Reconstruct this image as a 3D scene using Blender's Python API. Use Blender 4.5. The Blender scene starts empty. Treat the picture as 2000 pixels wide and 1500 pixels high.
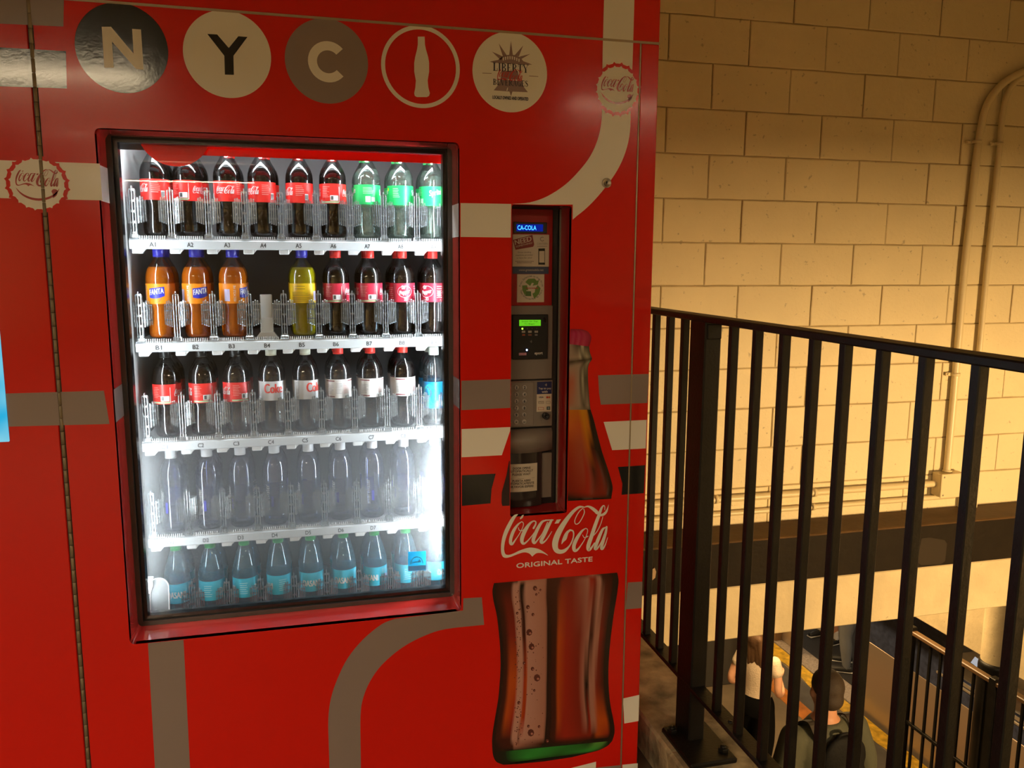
import bpy, bmesh, math, random
from mathutils import Vector, Matrix
from mathutils.geometry import tessellate_polygon
random.seed(7)
SC = bpy.context.scene
COL = SC.collection
# ------------------------------------------------------------------ camera
EYE = 1.56
FPX = 1595.0
YAW, PIT, ROL = 0.24937, 0.15102, 0.0054
_f = Vector((math.sin(YAW)*math.cos(PIT), math.cos(YAW)*math.cos(PIT), -math.sin(PIT)))
_r0 = Vector((math.cos(YAW), -math.sin(YAW), 0)); _u0 = _r0.cross(_f)
_r = _r0*math.cos(ROL) + _u0*math.sin(ROL); _u = _u0*math.cos(ROL) - _r0*math.sin(ROL)
cam = bpy.data.cameras.new('camera'); cam.sensor_width = 36; cam.lens = 36*FPX/2000
cam.clip_start = 0.02; cam.clip_end = 200
camo = bpy.data.objects.new('camera', cam); COL.objects.link(camo)
M = Matrix((( _r.x, _u.x, -_f.x, 0), (_r.y, _u.y, -_f.y, 0), (_r.z, _u.z, -_f.z, EYE), (0,0,0,1)))
camo.matrix_world = M
SC.camera = camo
# ------------------------------------------------------------------ world, view
w = bpy.data.worlds.new('world'); SC.world = w; w.use_nodes = True
w.node_tree.nodes['Background'].inputs[0].default_value = (1.0, .72, .42, 1)
w.node_tree.nodes['Background'].inputs[1].default_value = 0.012
SC.view_settings.view_transform = 'Standard'; SC.view_settings.look = 'None'
SC.view_settings.gamma = 1; SC.view_settings.use_curve_mapping = False
SC.view_settings.exposure = 0.0
cy = SC.cycles
cy.max_bounces = 8; cy.diffuse_bounces = 3; cy.glossy_bounces = 3; cy.transmission_bounces = 6
cy.transparent_max_bounces = 22; cy.caustics_reflective = False; cy.caustics_refractive = False
cy.use_adaptive_sampling = True; cy.adaptive_threshold = .06
cy.sample_clamp_indirect = 4.0
WARM = (1.0, .64, .28)        # colour of the stairwell and platform lamps
CEILC = (1.0, .77, .47)       # colour of the ceiling strip lamps
# lamp strengths (used by the lamp builders further down)
L_CEIL, L_STAIR, L_LOW, L_LED = 165.0, 4750.0, 95.0, 52.0

# ------------------------------------------------------------------ geometry helpers
def ray(px, py): return _f + _r*((px-1000)/FPX) - _u*((py-750)/FPX)
def PY(px, py, Y):
    d = ray(px, py); t = Y/d.y; return Vector((d.x*t, Y, d.z*t+EYE))
def PX(px, py, X):
    d = ray(px, py); t = X/d.x; return Vector((X, d.y*t, d.z*t+EYE))
def PZ(px, py, Z):
    d = ray(px, py); t = (Z-EYE)/d.z; return Vector((d.x*t, d.y*t, Z))
def XZ(px, py, Y):
    p = PY(px, py, Y); return (p.x, p.z)

def tag(o, label=None, cat=None, group=None, kind=None):
    if label: o['label'] = label
    if cat: o['category'] = cat
    if group: o['group'] = group
    if kind: o['kind'] = kind
    return o
def empty(name, loc=(0,0,0), rz=0.0):
    o = bpy.data.objects.new(name, None); COL.objects.link(o)
    o.location = loc; o.rotation_euler = (0,0,rz); o.empty_display_size = .05
    return o
def link(name, me, parent=None, loc=None, rot=None):
    o = bpy.data.objects.new(name, me); COL.objects.link(o)
    if parent is not None: o.parent = parent
    if loc is not None: o.location = loc
    if rot is not None: o.rotation_euler = rot
    return o
def copy_tree(o, parent=None):
    c = o.copy(); COL.objects.link(c); c.parent = parent
    for ch in list(o.children): copy_tree(ch, c)
    return c

class MB:
    def __init__(s): s.v = []; s.f = []; s.m = []; s.sm = []; s.mi = 0
    def add(s, vs, fs, smooth=False):
        b = len(s.v); s.v += [tuple(v) for v in vs]
        for f in fs:
            s.f.append(tuple(b+i for i in f)); s.m.append(s.mi); s.sm.append(smooth)
        return s
    def box(s, x0, x1, y0, y1, z0, z1):
        s.add([(x0,y0,z0),(x1,y0,z0),(x1,y1,z0),(x0,y1,z0),(x0,y0,z1),(x1,y0,z1),(x1,y1,z1),(x0,y1,z1)],
              [(0,3,2,1),(4,5,6,7),(0,1,5,4),(1,2,6,5),(2,3,7,6),(3,0,4,7)]); return s
    def bbox(s, x0, x1, y0, y1, z0, z1, b=.003):
        """box with chamfered edges"""
        b = min(b, (x1-x0)*.45, (y1-y0)*.45, (z1-z0)*.45)
        vs = []; idx = {}
        for i, (X, sx) in enumerate(((x0,1),(x1,-1))):
            for j, (Y, sy) in enumerate(((y0,1),(y1,-1))):
                for k, (Z, sz) in enumerate(((z0,1),(z1,-1))):
                    idx[i,j,k] = len(vs)
                    vs += [(X, Y+sy*b, Z+sz*b), (X+sx*b, Y, Z+sz*b), (X+sx*b, Y+sy*b, Z)]
        I = lambda i,j,k,a: idx[i,j,k]+a
        fs = []
        for i in (0,1):
            q = [I(i,0,0,0),I(i,1,0,0),I(i,1,1,0),I(i,0,1,0)]; fs.append(q if i else q[::-1])
            q = [I(0,i,0,1),I(1,i,0,1),I(1,i,1,1),I(0,i,1,1)]; fs.append(q[::-1] if i else q)
            q = [I(0,0,i,2),I(1,0,i,2),I(1,1,i,2),I(0,1,i,2)]; fs.append(q if i else q[::-1])
        for a in (0,1):
            for c in (0,1):
                fs.append([I(0,a,c,1),I(1,a,c,1),I(1,a,c,2),I(0,a,c,2)])
                fs.append([I(a,0,c,0),I(a,1,c,0),I(a,1,c,2),I(a,0,c,2)])
                fs.append([I(a,c,0,0),I(a,c,1,0),I(a,c,1,1),I(a,c,0,1)])
                for e in (0,1): fs.append([I(a,c,e,0),I(a,c,e,1),I(a,c,e,2)])
        s.add(vs, fs); return s
    def tube(s, pts, r, n=10, caps=True, smooth=True):
        pts = [Vector(p) for p in pts]; rs = r if isinstance(r, (list, tuple)) else [r]*len(pts)
        vs = []; up = None
        for i, p in enumerate(pts):
            d = (pts[min(i+1,len(pts)-1)] - pts[max(i-1,0)]).normalized()
            if up is None:
                up = Vector((0,0,1)) if abs(d.z) < .9 else Vector((1,0,0))
            a = d.cross(up).normalized(); up = a.cross(d).normalized(); 
            for k in range(n):
                t = 2*math.pi*k/n; vs.append(p + (a*math.cos(t)+up*math.sin(t))*rs[i])
        fs = []
        for i in range(len(pts)-1):
            for k in range(n):
                k2 = (k+1)%n; fs.append((i*n+k, i*n+k2, (i+1)*n+k2, (i+1)*n+k))
        s.add(vs, fs, smooth)
        if caps:
            s.add(vs[:n], [tuple(range(n))]); s.add(vs[-n:], [tuple(range(n))[::-1]])
        return s
    def lathe(s, prof, n=28, cx=0, cy=0, cz=0, smooth=True, axis='z', mod=None):
        vs = []
        for (r, z) in prof:
            for k in range(n):
                t = 2*math.pi*k/n; rr = r*(mod(t, z) if mod else 1)
                if axis == 'z': vs.append((cx+rr*math.cos(t), cy+rr*math.sin(t), cz+z))
                elif axis == 'y': vs.append((cx+rr*math.cos(t), cy+z, cz+rr*math.sin(t)))
                else: vs.append((cx+z, cy+rr*math.cos(t), cz+rr*math.sin(t)))
        fs = []
        for i in range(len(prof)-1):
            for k in range(n):
                k2 = (k+1)%n; q = (i*n+k, i*n+k2, (i+1)*n+k2, (i+1)*n+k); fs.append(q if axis != 'y' else q[::-1])
        s.add(vs, fs, smooth); return s
    def loft(s, rings, smooth=True, caps=True):
        n = len(rings[0]); vs = [p for r in rings for p in r]; fs = []
        for i in range(len(rings)-1):
            for k in range(n):
                k2 = (k+1)%n; fs.append((i*n+k, i*n+k2, (i+1)*n+k2, (i+1)*n+k))
        if caps: fs.append(tuple(range(n))[::-1]); fs.append(tuple((len(rings)-1)*n+k for k in range(n)))
        s.add(vs, fs, smooth); return s
    def prism(s, poly, y0, y1, holes=()):
        """polygon (X,Z) list extruded from y0 (front) to y1"""
        loops = [poly] + list(holes)
        flat = [p for l in loops for p in l]; n = len(flat)
        tris = tessellate_polygon([[Vector((p[0],p[1],0)) for p in l] for l in loops])
        vs = [(p[0], y0, p[1]) for p in flat] + [(p[0], y1, p[1]) for p in flat]
        fs = []
        for t in tris:
            a, b, c = t
            A, B, C = flat[a], flat[b], flat[c]
            cr = (B[0]-A[0])*(C[1]-A[1]) - (B[1]-A[1])*(C[0]-A[0])
            if cr < 0: b, c = c, b
            fs.append((a, b, c)); fs.append((n+a, n+c, n+b))
        o = 0
        for l in loops:
            m = len(l)
            for k in range(m): fs.append((o+k, n+o+k, n+o+(k+1)%m, o+(k+1)%m))
            o += m
        s.add(vs, fs); return s
    def flat(s, poly, y, holes=()):
        loops = [poly] + list(holes); flat = [p for l in loops for p in l]
        tris = tessellate_polygon([[Vector((p[0],p[1],0)) for p in l] for l in loops])
        fs = []
        for (a, b, c) in tris:
            A, B, C = flat[a], flat[b], flat[c]
            cr = (B[0]-A[0])*(C[1]-A[1]) - (B[1]-A[1])*(C[0]-A[0])
            if abs(cr) < 1e-12: continue
            fs.append((a, b, c) if cr > 0 else (a, c, b))
        s.add([(p[0], y, p[1]) for p in flat], fs); return s
    def mesh(s, name, mats):
        me = bpy.data.meshes.new(name); me.from_pydata(s.v, [], s.f)
        mats = mats if isinstance(mats, (list, tuple)) else [mats]
        for m in mats: me.materials.append(m)
        me.polygons.foreach_set('material_index', s.m)
        me.polygons.foreach_set('use_smooth', s.sm)
        me.update(); return me
    def build(s, name, mats, parent=None, fix=False, loc=None, rot=None):
        me = s.mesh(name, mats)
        if fix:
            bm = bmesh.new(); bm.from_mesh(me); bmesh.ops.remove_doubles(bm, verts=bm.verts, dist=1e-6)
            bmesh.ops.recalc_face_normals(bm, faces=bm.faces); bm.to_mesh(me); bm.free()
        return link(name, me, parent, loc, rot)

def catmull(pts, n=6, closed=False):
    out = []; L = len(pts); D = len(pts[0])
    rng = range(L if closed else L-1)
    for i in rng:
        g = (lambda k: pts[k % L]) if closed else (lambda k: pts[max(0, min(L-1, k))])
        p0, p1, p2, p3 = g(i-1), g(i), g(i+1), g(i+2)
        for j in range(n):
            t = j/n
            out.append(tuple(.5*((2*p1[d]) + (-p0[d]+p2[d])*t + (2*p0[d]-5*p1[d]+4*p2[d]-p3[d])*t*t + (-p0[d]+3*p1[d]-3*p2[d]+p3[d])*t**3) for d in range(D)))
    if not closed: out.append(tuple(pts[-1]))
    return out
def circle(cx, cz, r, n=48, a0=0, a1=None):
    if a1 is None: return [(cx+r*math.cos(2*math.pi*k/n), cz+r*math.sin(2*math.pi*k/n)) for k in range(n)]
    return [(cx+r*math.cos(a0+(a1-a0)*k/n), cz+r*math.sin(a0+(a1-a0)*k/n)) for k in range(n+1)]
def rrect(x0, x1, z0, z1, r, n=5):
    o = []
    for cx, cz, a in ((x1-r,z1-r,0),(x0+r,z1-r,.5),(x0+r,z0+r,1),(x1-r,z0+r,1.5)):
        for k in range(n+1):
            t = (a+.5*k/n)*math.pi; o.append((cx+r*math.cos(t), cz+r*math.sin(t)))
    return o

# ------------------------------------------------------------------ materials
MATS = {}
def mat(name, col, rough=.5, metal=0.0, spec=.5, bump=0, bscale=60, var=0, vscale=8, coat=0, emit=None, estr=0, specks=0, trans=0):
    if name in MATS: return MATS[name]
    m = bpy.data.materials.new(name); m.use_nodes = True; nt = m.node_tree
    b = nt.nodes['Principled BSDF']
    b.inputs['Base Color'].default_value = (*col, 1); b.inputs['Roughness'].default_value = rough
    b.inputs['Metallic'].default_value = metal; b.inputs['Specular IOR Level'].default_value = spec
    if coat: b.inputs['Coat Weight'].default_value = coat; b.inputs['Coat Roughness'].default_value = .08
    if emit: b.inputs['Emission Color'].default_value = (*emit, 1); b.inputs['Emission Strength'].default_value = estr
    tc = None
    if bump or var or specks:
        tc = nt.nodes.new('ShaderNodeTexCoord'); geo = nt.nodes.new('ShaderNodeNewGeometry')
        src = geo.outputs['Position']
    if var:
        nz = nt.nodes.new('ShaderNodeTexNoise'); nz.inputs['Scale'].default_value = vscale; nz.inputs['Detail'].default_value = 6
        nt.links.new(src, nz.inputs['Vector'])
        rp = nt.nodes.new('ShaderNodeMapRange'); rp.inputs['From Min'].default_value = .3; rp.inputs['From Max'].default_value = .7
        rp.inputs['To Min'].default_value = 1-var; rp.inputs['To Max'].default_value = 1+var
        nt.links.new(nz.outputs['Fac'], rp.inputs['Value'])
        mx = nt.nodes.new('ShaderNodeVectorMath'); mx.operation = 'SCALE'; mx.inputs[0].default_value = col
        nt.links.new(rp.outputs['Result'], mx.inputs['Scale'])
        last = mx.outputs['Vector']
        nt.links.new(last, b.inputs['Base Color'])
    if specks:
        vz = nt.nodes.new('ShaderNodeTexNoise'); vz.inputs['Scale'].default_value = 38; vz.inputs['Detail'].default_value = 3
        nt.links.new(src, vz.inputs['Vector'])
        r2 = nt.nodes.new('ShaderNodeMapRange'); r2.inputs['From Min'].default_value = .68; r2.inputs['From Max'].default_value = .74
        nt.links.new(vz.outputs['Fac'], r2.inputs['Value'])
        m2 = nt.nodes.new('ShaderNodeMixRGB'); m2.blend_type = 'MIX'
        mm = nt.nodes.new('ShaderNodeMath'); mm.operation = 'MULTIPLY'; mm.inputs[1].default_value = specks
        nt.links.new(r2.outputs['Result'], mm.inputs[0]); nt.links.new(mm.outputs[0], m2.inputs['Fac'])
        if var: nt.links.new(last, m2.inputs['Color1'])
        else: m2.inputs['Color1'].default_value = (*col, 1)
        m2.inputs['Color2'].default_value = (col[0]*.25, col[1]*.22, col[2]*.2, 1)
        nt.links.new(m2.outputs['Color'], b.inputs['Base Color'])
    if bump:
        n2 = nt.nodes.new('ShaderNodeTexNoise'); n2.inputs['Scale'].default_value = bscale; n2.inputs['Detail'].default_value = 5
        nt.links.new(src, n2.inputs['Vector'])
        bp = nt.nodes.new('ShaderNodeBump'); bp.inputs['Strength'].default_value = bump; bp.inputs['Distance'].default_value = .01
        nt.links.new(n2.outputs['Fac'], bp.inputs['Height']); nt.links.new(bp.outputs['Normal'], b.inputs['Normal'])
    MATS[name] = m; return m
def clear(name, tint, gloss=.12, rough=.05, diff=0.0, dcol=(1,1,1), edge=.5, trl=0.0):
    """thin clear plastic / clear liquid: transparent + fresnel gloss + some diffuse body"""
    if name in MATS: return MATS[name]
    m = bpy.data.materials.new(name); m.use_nodes = True; nt = m.node_tree; nt.nodes.clear()
    N = nt.nodes.new
    out = N('ShaderNodeOutputMaterial'); tr = N('ShaderNodeBsdfTransparent'); gl = N('ShaderNodeBsdfGlossy')
    lw = N('ShaderNodeLayerWeight'); lw.inputs['Blend'].default_value = .35
    cm = N('ShaderNodeMixRGB'); cm.inputs['Color1'].default_value = (*tint, 1)
    cm.inputs['Color2'].default_value = tuple(c*(1-edge) for c in tint)+(1,)
    nt.links.new(lw.outputs['Facing'], cm.inputs['Fac']); nt.links.new(cm.outputs['Color'], tr.inputs['Color'])
    gl.inputs['Roughness'].default_value = rough
    mx = N('ShaderNodeMixShader'); fr = N('ShaderNodeMath'); fr.operation = 'MULTIPLY_ADD'
    fr.inputs[1].default_value = .45; fr.inputs[2].default_value = gloss
    nt.links.new(lw.outputs['Fresnel'], fr.inputs[0]); nt.links.new(fr.outputs[0], mx.inputs['Fac'])
    last = tr.outputs[0]
    if diff:
        df = N('ShaderNodeBsdfDiffuse'); df.inputs['Color'].default_value = (*dcol, 1)
        src = df.outputs[0]
        if trl:
            tl = N('ShaderNodeBsdfTranslucent'); tl.inputs['Color'].default_value = (*dcol, 1)
            m3 = N('ShaderNodeMixShader'); m3.inputs['Fac'].default_value = trl
            nt.links.new(src, m3.inputs[1]); nt.links.new(tl.outputs[0], m3.inputs[2]); src = m3.outputs[0]
        m2 = N('ShaderNodeMixShader'); m2.inputs['Fac'].default_value = diff
        nt.links.new(last, m2.inputs[1]); nt.links.new(src, m2.inputs[2]); last = m2.outputs[0]
    nt.links.new(last, mx.inputs[1]); nt.links.new(gl.outputs[0], mx.inputs[2])
    nt.links.new(mx.outputs[0], out.inputs['Surface'])
    MATS[name] = m; return m
def glow(name, col, s):
    if name in MATS: return MATS[name]
    m = bpy.data.materials.new(name); m.use_nodes = True; nt = m.node_tree; nt.nodes.clear()
    e = nt.nodes.new('ShaderNodeEmission'); e.inputs[0].default_value = (*col, 1); e.inputs[1].default_value = s
    o = nt.nodes.new('ShaderNodeOutputMaterial'); nt.links.new(e.outputs[0], o.inputs[0]); MATS[name] = m; return m

def juice(name, col, tr=.45):
    m = bpy.data.materials.new(name); m.use_nodes = True; nt = m.node_tree; nt.nodes.clear(); N = nt.nodes.new
    o = N('ShaderNodeOutputMaterial'); d_ = N('ShaderNodeBsdfDiffuse'); t_ = N('ShaderNodeBsdfTranslucent'); mx = N('ShaderNodeMixShader'); g_ = N('ShaderNodeBsdfGlossy'); m2 = N('ShaderNodeMixShader')
    for s_ in (d_, t_): s_.inputs[0].default_value = (*col, 1)
    mx.inputs[0].default_value = tr; m2.inputs[0].default_value = .04; g_.inputs['Roughness'].default_value = .1
    nt.links.new(d_.outputs[0], mx.inputs[1]); nt.links.new(t_.outputs[0], mx.inputs[2]); nt.links.new(mx.outputs[0], m2.inputs[1]); nt.links.new(g_.outputs[0], m2.inputs[2]); nt.links.new(m2.outputs[0], o.inputs[0]); return m
RED = mat('red_vinyl', (.62,.011,.004), .16, spec=.32, bump=.015, bscale=90, coat=.3)
V_WHITE = mat('white_vinyl', (.80,.78,.74), .22, bump=.01, bscale=90, coat=.2)
V_GREY = mat('grey_vinyl', (.24,.19,.18), .2, bump=.01, bscale=90, coat=.2)
V_BLACK = mat('black_vinyl', (.010,.011,.014), .12, spec=.4, bump=.02, bscale=90, coat=.3)
V_DKRED = mat('dark_red_print', (.34,.012,.014), .2, coat=.2)
STEEL = mat('brushed_steel', (.48,.44,.40), .35, metal=.9, bump=.02)
CHARC = mat('charcoal_plastic', (.055,.052,.055), .35)
BLACKP = mat('black_plastic', (.010,.010,.011), .3)
WHITEP = mat('white_plastic', (.80,.82,.84), .4)
GREYP = mat('grey_plastic', (.62,.65,.68), .4)
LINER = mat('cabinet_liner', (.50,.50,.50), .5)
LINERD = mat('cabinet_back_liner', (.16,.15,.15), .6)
CREAM = mat('cream_block_paint', (.78,.66,.40), .55, bump=.28, bscale=55, var=.05, vscale=3, specks=.45)
MORT = mat('cream_mortar_paint', (.40,.31,.16), .7, bump=.3, bscale=90)
CREAMS = mat('cream_slab_paint', (.64,.53,.32), .6, bump=.35, bscale=25, var=.12, vscale=5, specks=.4)
PIPE = mat('cream_conduit_paint', (.76,.64,.38), .35, bump=.04, bscale=40)
LEDGE = mat('brown_ledge_paint', (.095,.05,.016), .6, spec=.2, bump=.2, bscale=30, var=.15)
LEDGEF = mat('dark_fascia_paint', (.011,.007,.003), .6, spec=.12, bump=.25, bscale=30, var=.2)
PATCH = mat('grey_patch_paint', (.030,.021,.012), .7, spec=.2)
IRON = mat('black_iron_paint', (.006,.0055,.005), .42, spec=.25, bump=.10, bscale=120, var=.3, vscale=20)
CONC = mat('worn_concrete', (.34,.28,.18), .75, bump=.6, bscale=40, var=.6, vscale=11, specks=.6)
FLOORM = mat('dark_floor_concrete', (.10,.08,.06), .7, bump=.3, bscale=30, var=.3)
# ================================================================== SETTING
def struct(name, mb, m, fix=False):
    return tag(mb.build(name, m, fix=fix), kind='structure')
YW = 3.59          # face of the block wall
ZC = 3.05          # ceiling
ZLOW = -3.70       # platform of the lower level
YF = 2.05          # front of the vending machine
floor = struct('floor', MB().box(-5, 1.24, -16, 3.37, -.26, 0), FLOORM)
struct('ceiling', MB().box(-5, 5.0, -16, 3.9, ZC, ZC+.2), mat('ceiling_paint', (.42,.34,.22), .8, bump=.2, bscale=20))
struct('wall_left', MB().box(-5.2, -5, -16, 3.9, -.26, ZC+.2), CREAMS)
struct('wall_rear', MB().box(-5.2, 5.0, -16.2, -16, -.26, ZC+.2), CREAMS)
struct('wall_right', MB().box(4.75, 5.0, -16, 3.37, ZLOW, ZC+.2), CREAMS)
# curb the railing stands on
struct('trim_1', MB().bbox(1.0, 1.24, -3.0, 3.37, 0, .13, .008), CONC)
# ---- block wall: mortar bed plus single blocks
wall = tag(MB().box(-5, 4.75, YW+.006, YW+.30, .20, ZC).build('wall_back', MORT), kind='structure')
BH, BL, G = .2032, .4064, .0055
z0 = PY(1288, 208, YW).z
phase = [PY(1456, 260, YW).x, PY(1534, 348, YW).x]
def block_mesh(L, seed):
    rnd = random.Random(seed); mb = MB(); b = .004
    n = 7; hx, hz = L/2 - G/2, BH/2 - G/2
    # outline with slightly uneven arrises
    o = []
    for k in range(n): o.append((-hx + 2*hx*k/n, -hz + rnd.uniform(-.0012,.0012)))
    for k in range(3): o.append((hx + rnd.uniform(-.0012,.0012), -hz + 2*hz*k/3))
    for k in range(n): o.append((hx - 2*hx*k/n, hz + rnd.uniform(-.0012,.0012)))
    for k in range(3): o.append((-hx + rnd.uniform(-.0012,.0012), hz - 2*hz*k/3))
    N = len(o); vs = []
    for (x, z) in o: vs.append((x, .008, z))
    for (x, z) in o: vs.append((x, b*.6, z))
    for (x, z) in o: vs.append((x*(1-b/hx), 0, z*(1-b/hz)))
    fs = []
    for a in (0, N):
        for k in range(N): fs.append((a+k, a+(k+1)%N, a+N+(k+1)%N, a+N+k))
    fs.append(tuple(2*N+k for k in range(N)))
    mb.add(vs, fs); return mb.mesh('block', CREAM)
full = [block_mesh(BL, s) for s in range(5)]
for k in range(-4, 10):
    zt = z0 - BH*k
    if zt > ZC+.001 and zt-BH > ZC-.02: continue
    x = phase[k % 2]; x -= math.ceil((x-.55)/BL)*BL
    while x < 4.7:
        me = full[random.randrange(5)]
        b = link('block', me, wall, (x+BL/2, YW+random.uniform(-.0015,.0025), zt-BH/2))
        b.rotation_euler = (random.uniform(-.003,.003), random.choice((0,math.pi)) if False else random.uniform(-.002,.002), random.uniform(-.003,.003))
        x += BL
# ---- ledge, fascia and slab edge under the wall
zb = PY(1760, 998, YW).z
struct('trim_2', MB().bbox(-1.0, 4.75, 3.37, YW+.02, zb-.012, zb, .004), LEDGE)
struct('trim_3', MB().box(-1.0, 4.75, 3.374, YW+.02, .005, zb-.012), LEDGEF)
pt = [XZ(x, y, 3.372) for x, y in ((1800,1052),(1815,1050),(1845,1055),(1850,1062),(1846,1096),(1838,1102),(1800,1104),(1791,1098))]
tag(MB().flat(pt, 3.3728).build('paint_patch', PATCH), 'grey painted-over patch on the dark fascia below the ledge', 'patch')
struct('trim_4', MB().bbox(-1.0, 4.75, 3.37, 3.62, -.265, .006, .006), CREAMS)
# small torn paper stuck on the fascia near the machine
tp = [XZ(x, y, 3.37) for x, y in ((1266,1118),(1278,1108),(1281,1116),(1279,1128),(1272,1134),(1268,1130))]
tag(MB().prism(tp, 3.366, 3.372).build('torn_paper', mat('old_paper', (.40,.28,.17), .8)), 'scrap of torn paper stuck on the dark fascia beside the machine', 'paper scrap')

# ---- conduits on the wall
def conduit(name, pts, r, label, straps=(), ends=()):
    root = empty(name, pts[-1]); root_inv = Vector(pts[-1])
    MB().tube([Vector(p)-root_inv for p in pts], r, 14).build('pipe', PIPE, root)
    for (p, vertical) in straps:
        p = Vector(p)-root_inv; mb = MB()
        if vertical:
            mb.lathe([(r*1.0,-.008),(r*1.28,-.008),(r*1.28,.008),(r*1.0,.008)], 14, p.x, p.y, p.z)
            mb.bbox(p.x-r-.034, p.x-r+.004, p.y+r-.012, p.y+r-.003, p.z-.009, p.z+.009, .002)
            mb.lathe([(.0,-.006),(.006,-.005),(.006,0)], 8, p.x-r-.022, p.y+r-.012, p.z, axis='y')
        else:
            mb.lathe([(r*1.0,-.008),(r*1.3,-.008),(r*1.3,.008),(r*1.0,.008)], 14, p.x, p.y, p.z, axis='x')
            mb.bbox(p.x-.008, p.x+.008, p.y+r-.012, p.y+r-.003, p.z-r-.03, p.z-r+.004, .002)
        mb.build('strap', PIPE, root)
    for (p, ax) in ends:
        p = Vector(p)-root_inv
        MB().lathe([(r,-.03),(r*1.22,-.03),(r*1.22,-.012),(r*1.35,-.012),(r*1.35,.0)], 14, p.x, p.y, p.z, axis=ax).build('coupling', PIPE, root)
    return tag(root, label, 'conduit', 'cream painted conduits on the block wall')
YP = YW - .024
def wp(px, py, Y=YP): return tuple(PY(px, py, Y))
c1 = [(4.74, YP, wp(2060,128)[2]), (3.98, YP, wp(2060,126)[2])] + catmull([wp(2050,127), wp(2000,140), wp(1958,164), wp(1930,200), wp(1918,240), wp(1908,300)], 5) + [wp(1884,520), wp(1863,770), wp(1849,925)]
conduit('wall_conduit', c1, .0185, 'thicker cream conduit bending right at top and dropping to upper junction box',
        [(wp(1907,277), True), (wp(1866,731), True)], [(wp(1850,917), 'z')])
c2 = [(4.74, YP, wp(2060,149)[2]), (3.98, YP, wp(2060,149)[2])] + catmull([wp(2050,148.5), wp(2010,152), wp(1986,158), wp(1967,185), wp(1958,225), wp(1953,280)], 5) + [wp(1928,520), wp(1905,770), wp(1889,962)]
conduit('wall_conduit', c2, .0145, 'thinner cream conduit running down beside the thick one to lower box',
        [(wp(1952,281), True)])
def hz(px0, px1, py0, Y, xz=None):
    z = PY(px0, py0, Y).z; return [(-.5, Y, z), (PY(px1, py0, Y).x, Y, z)]
h1 = hz(1600, 1842, 961, YP)
conduit('wall_conduit', h1[::1], .0175, 'upper of two horizontal cream conduits running to the junction box',
        [(wp(1590,962), False), (wp(1398,975), False)], [((h1[1][0]-.012, YP, h1[1][2]), 'x')])
h2 = hz(1600, 1862, 989, YW-.020)
conduit('wall_conduit', h2, .0135, 'lower horizontal cream conduit just above the brown ledge', [(wp(1588,990), False)])
def jbox(name, x0, x1, y0, y1, dep, label):
    a = PY(x0, y0, YW-dep); b = PY(x1, y1, YW-dep)
    root = empty(name, ((a.x+b.x)/2, YW, b.z)); w, h = (b.x-a.x)/2, a.z-b.z
    MB().bbox(-w, w, -dep+.006, 0, 0, h, .004).build('box_body', PIPE, root)
    MB().bbox(-w-.003, w+.003, -dep, -dep+.006, -.003, h+.003, .003).build('box_cover', PIPE, root)
    for sx in (-1, 1):
        for zz in (.014, h-.014):
            MB().lathe([(0,-.003),(.004,-.002),(.005,0)], 8, sx*(w-.014), -dep, zz, axis='y').build('screw', STEEL, root)
    tag(root, label, 'junction box', 'junction boxes on the block wall')
jbox('junction_box', 1841, 1884, 928, 969, .075, 'upper cream junction box where the thick conduit meets the horizontal one')
jbox('junction_box', 1885, 1908, 953, 994, .045, 'lower cream junction box partly behind a railing bar')

# ================================================================== RAILING
XR = 1.07
rail = tag(empty('stair_railing', (XR, 1.9, .13)), 'black iron railing with square bars and flat top rail beside the machine', 'railing')
def rb(mb, name, m=IRON, parent=rail):
    for i, v in enumerate(mb.v): mb.v[i] = (v[0]-XR, v[1]-1.9, v[2]-.13)
    return mb.build(name, m, parent)
zt = PX(1840, 684, XR).z; zl = PX(1840, 704, XR).z
d = ray(1840, 676); xw = (zt-EYE)/(d.z/d.x)
RW = max(.036, min(.06, xw-XR))
rb(MB().bbox(XR, XR+RW, -.9, 3.37, zl, zt, .003), 'top_rail')
zbt = PX(1400, 1374, XR+.03).z
rb(MB().bbox(XR-.005, XR+.045, -.9, 3.37, zbt-.014, zbt, .003), 'bottom_rail')
rb(MB().bbox(XR+.033, XR+.045, -.9, 3.37, zbt-.050, zbt-.012, .003), 'bottom_rail')
ys = [1.0329,1.1457,1.2525,1.3578,1.4575,1.5664,1.6765,1.7857,2.0496,2.1427,2.2392]
ys = [y*XR+.006 for y in ys] + [2.2392*XR+.006+.103*k for k in range(1, 10)] + [1.0329*XR+.006-.1145*k for k in range(1, 16)]
BW = .021
for y in ys:
    rb(MB().bbox(XR+.004, XR+.004+BW, y-BW/2, y+BW/2, zbt-.002, zl+.002, .002), 'baluster')
pa, pb = 1.9079*XR, 1.9958*XR
rb(MB().bbox(XR-.002, XR+.048, pa, pb, .14, zl+.004, .004), 'post')
rb(MB().bbox(XR+.004, XR+.046, pa-.004, pa+.003, zl-.045, zl-.004, .002), 'bracket')
pl = rb(MB().bbox(1.02, 1.168, 1.93, 2.13, .13, .148, .005), 'base_plate')
for (x, y) in ((1.145, 1.975), (1.042, 2.10)):
    mb = MB().lathe([(0,.034),(.008,.034),(.009,.031),(.009,.018)], 10, x, y, .13)
    mb.lathe([(0,.028),(.015,.028),(.016,.026),(.016,.018)], 6, x, y, .13, smooth=False)
    for i, v in enumerate(mb.v): mb.v[i] = (v[0]-XR, v[1]-1.9, v[2]-.13)
    mb.build('bolt', IRON, pl)
pl.matrix_parent_inverse = Matrix()
for y in (1.85, 1.805):
    rb(MB().lathe([(0,.004),(.006,.003),(.007,0)], 8, XR+.02, y, zbt), 'rivet')

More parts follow.
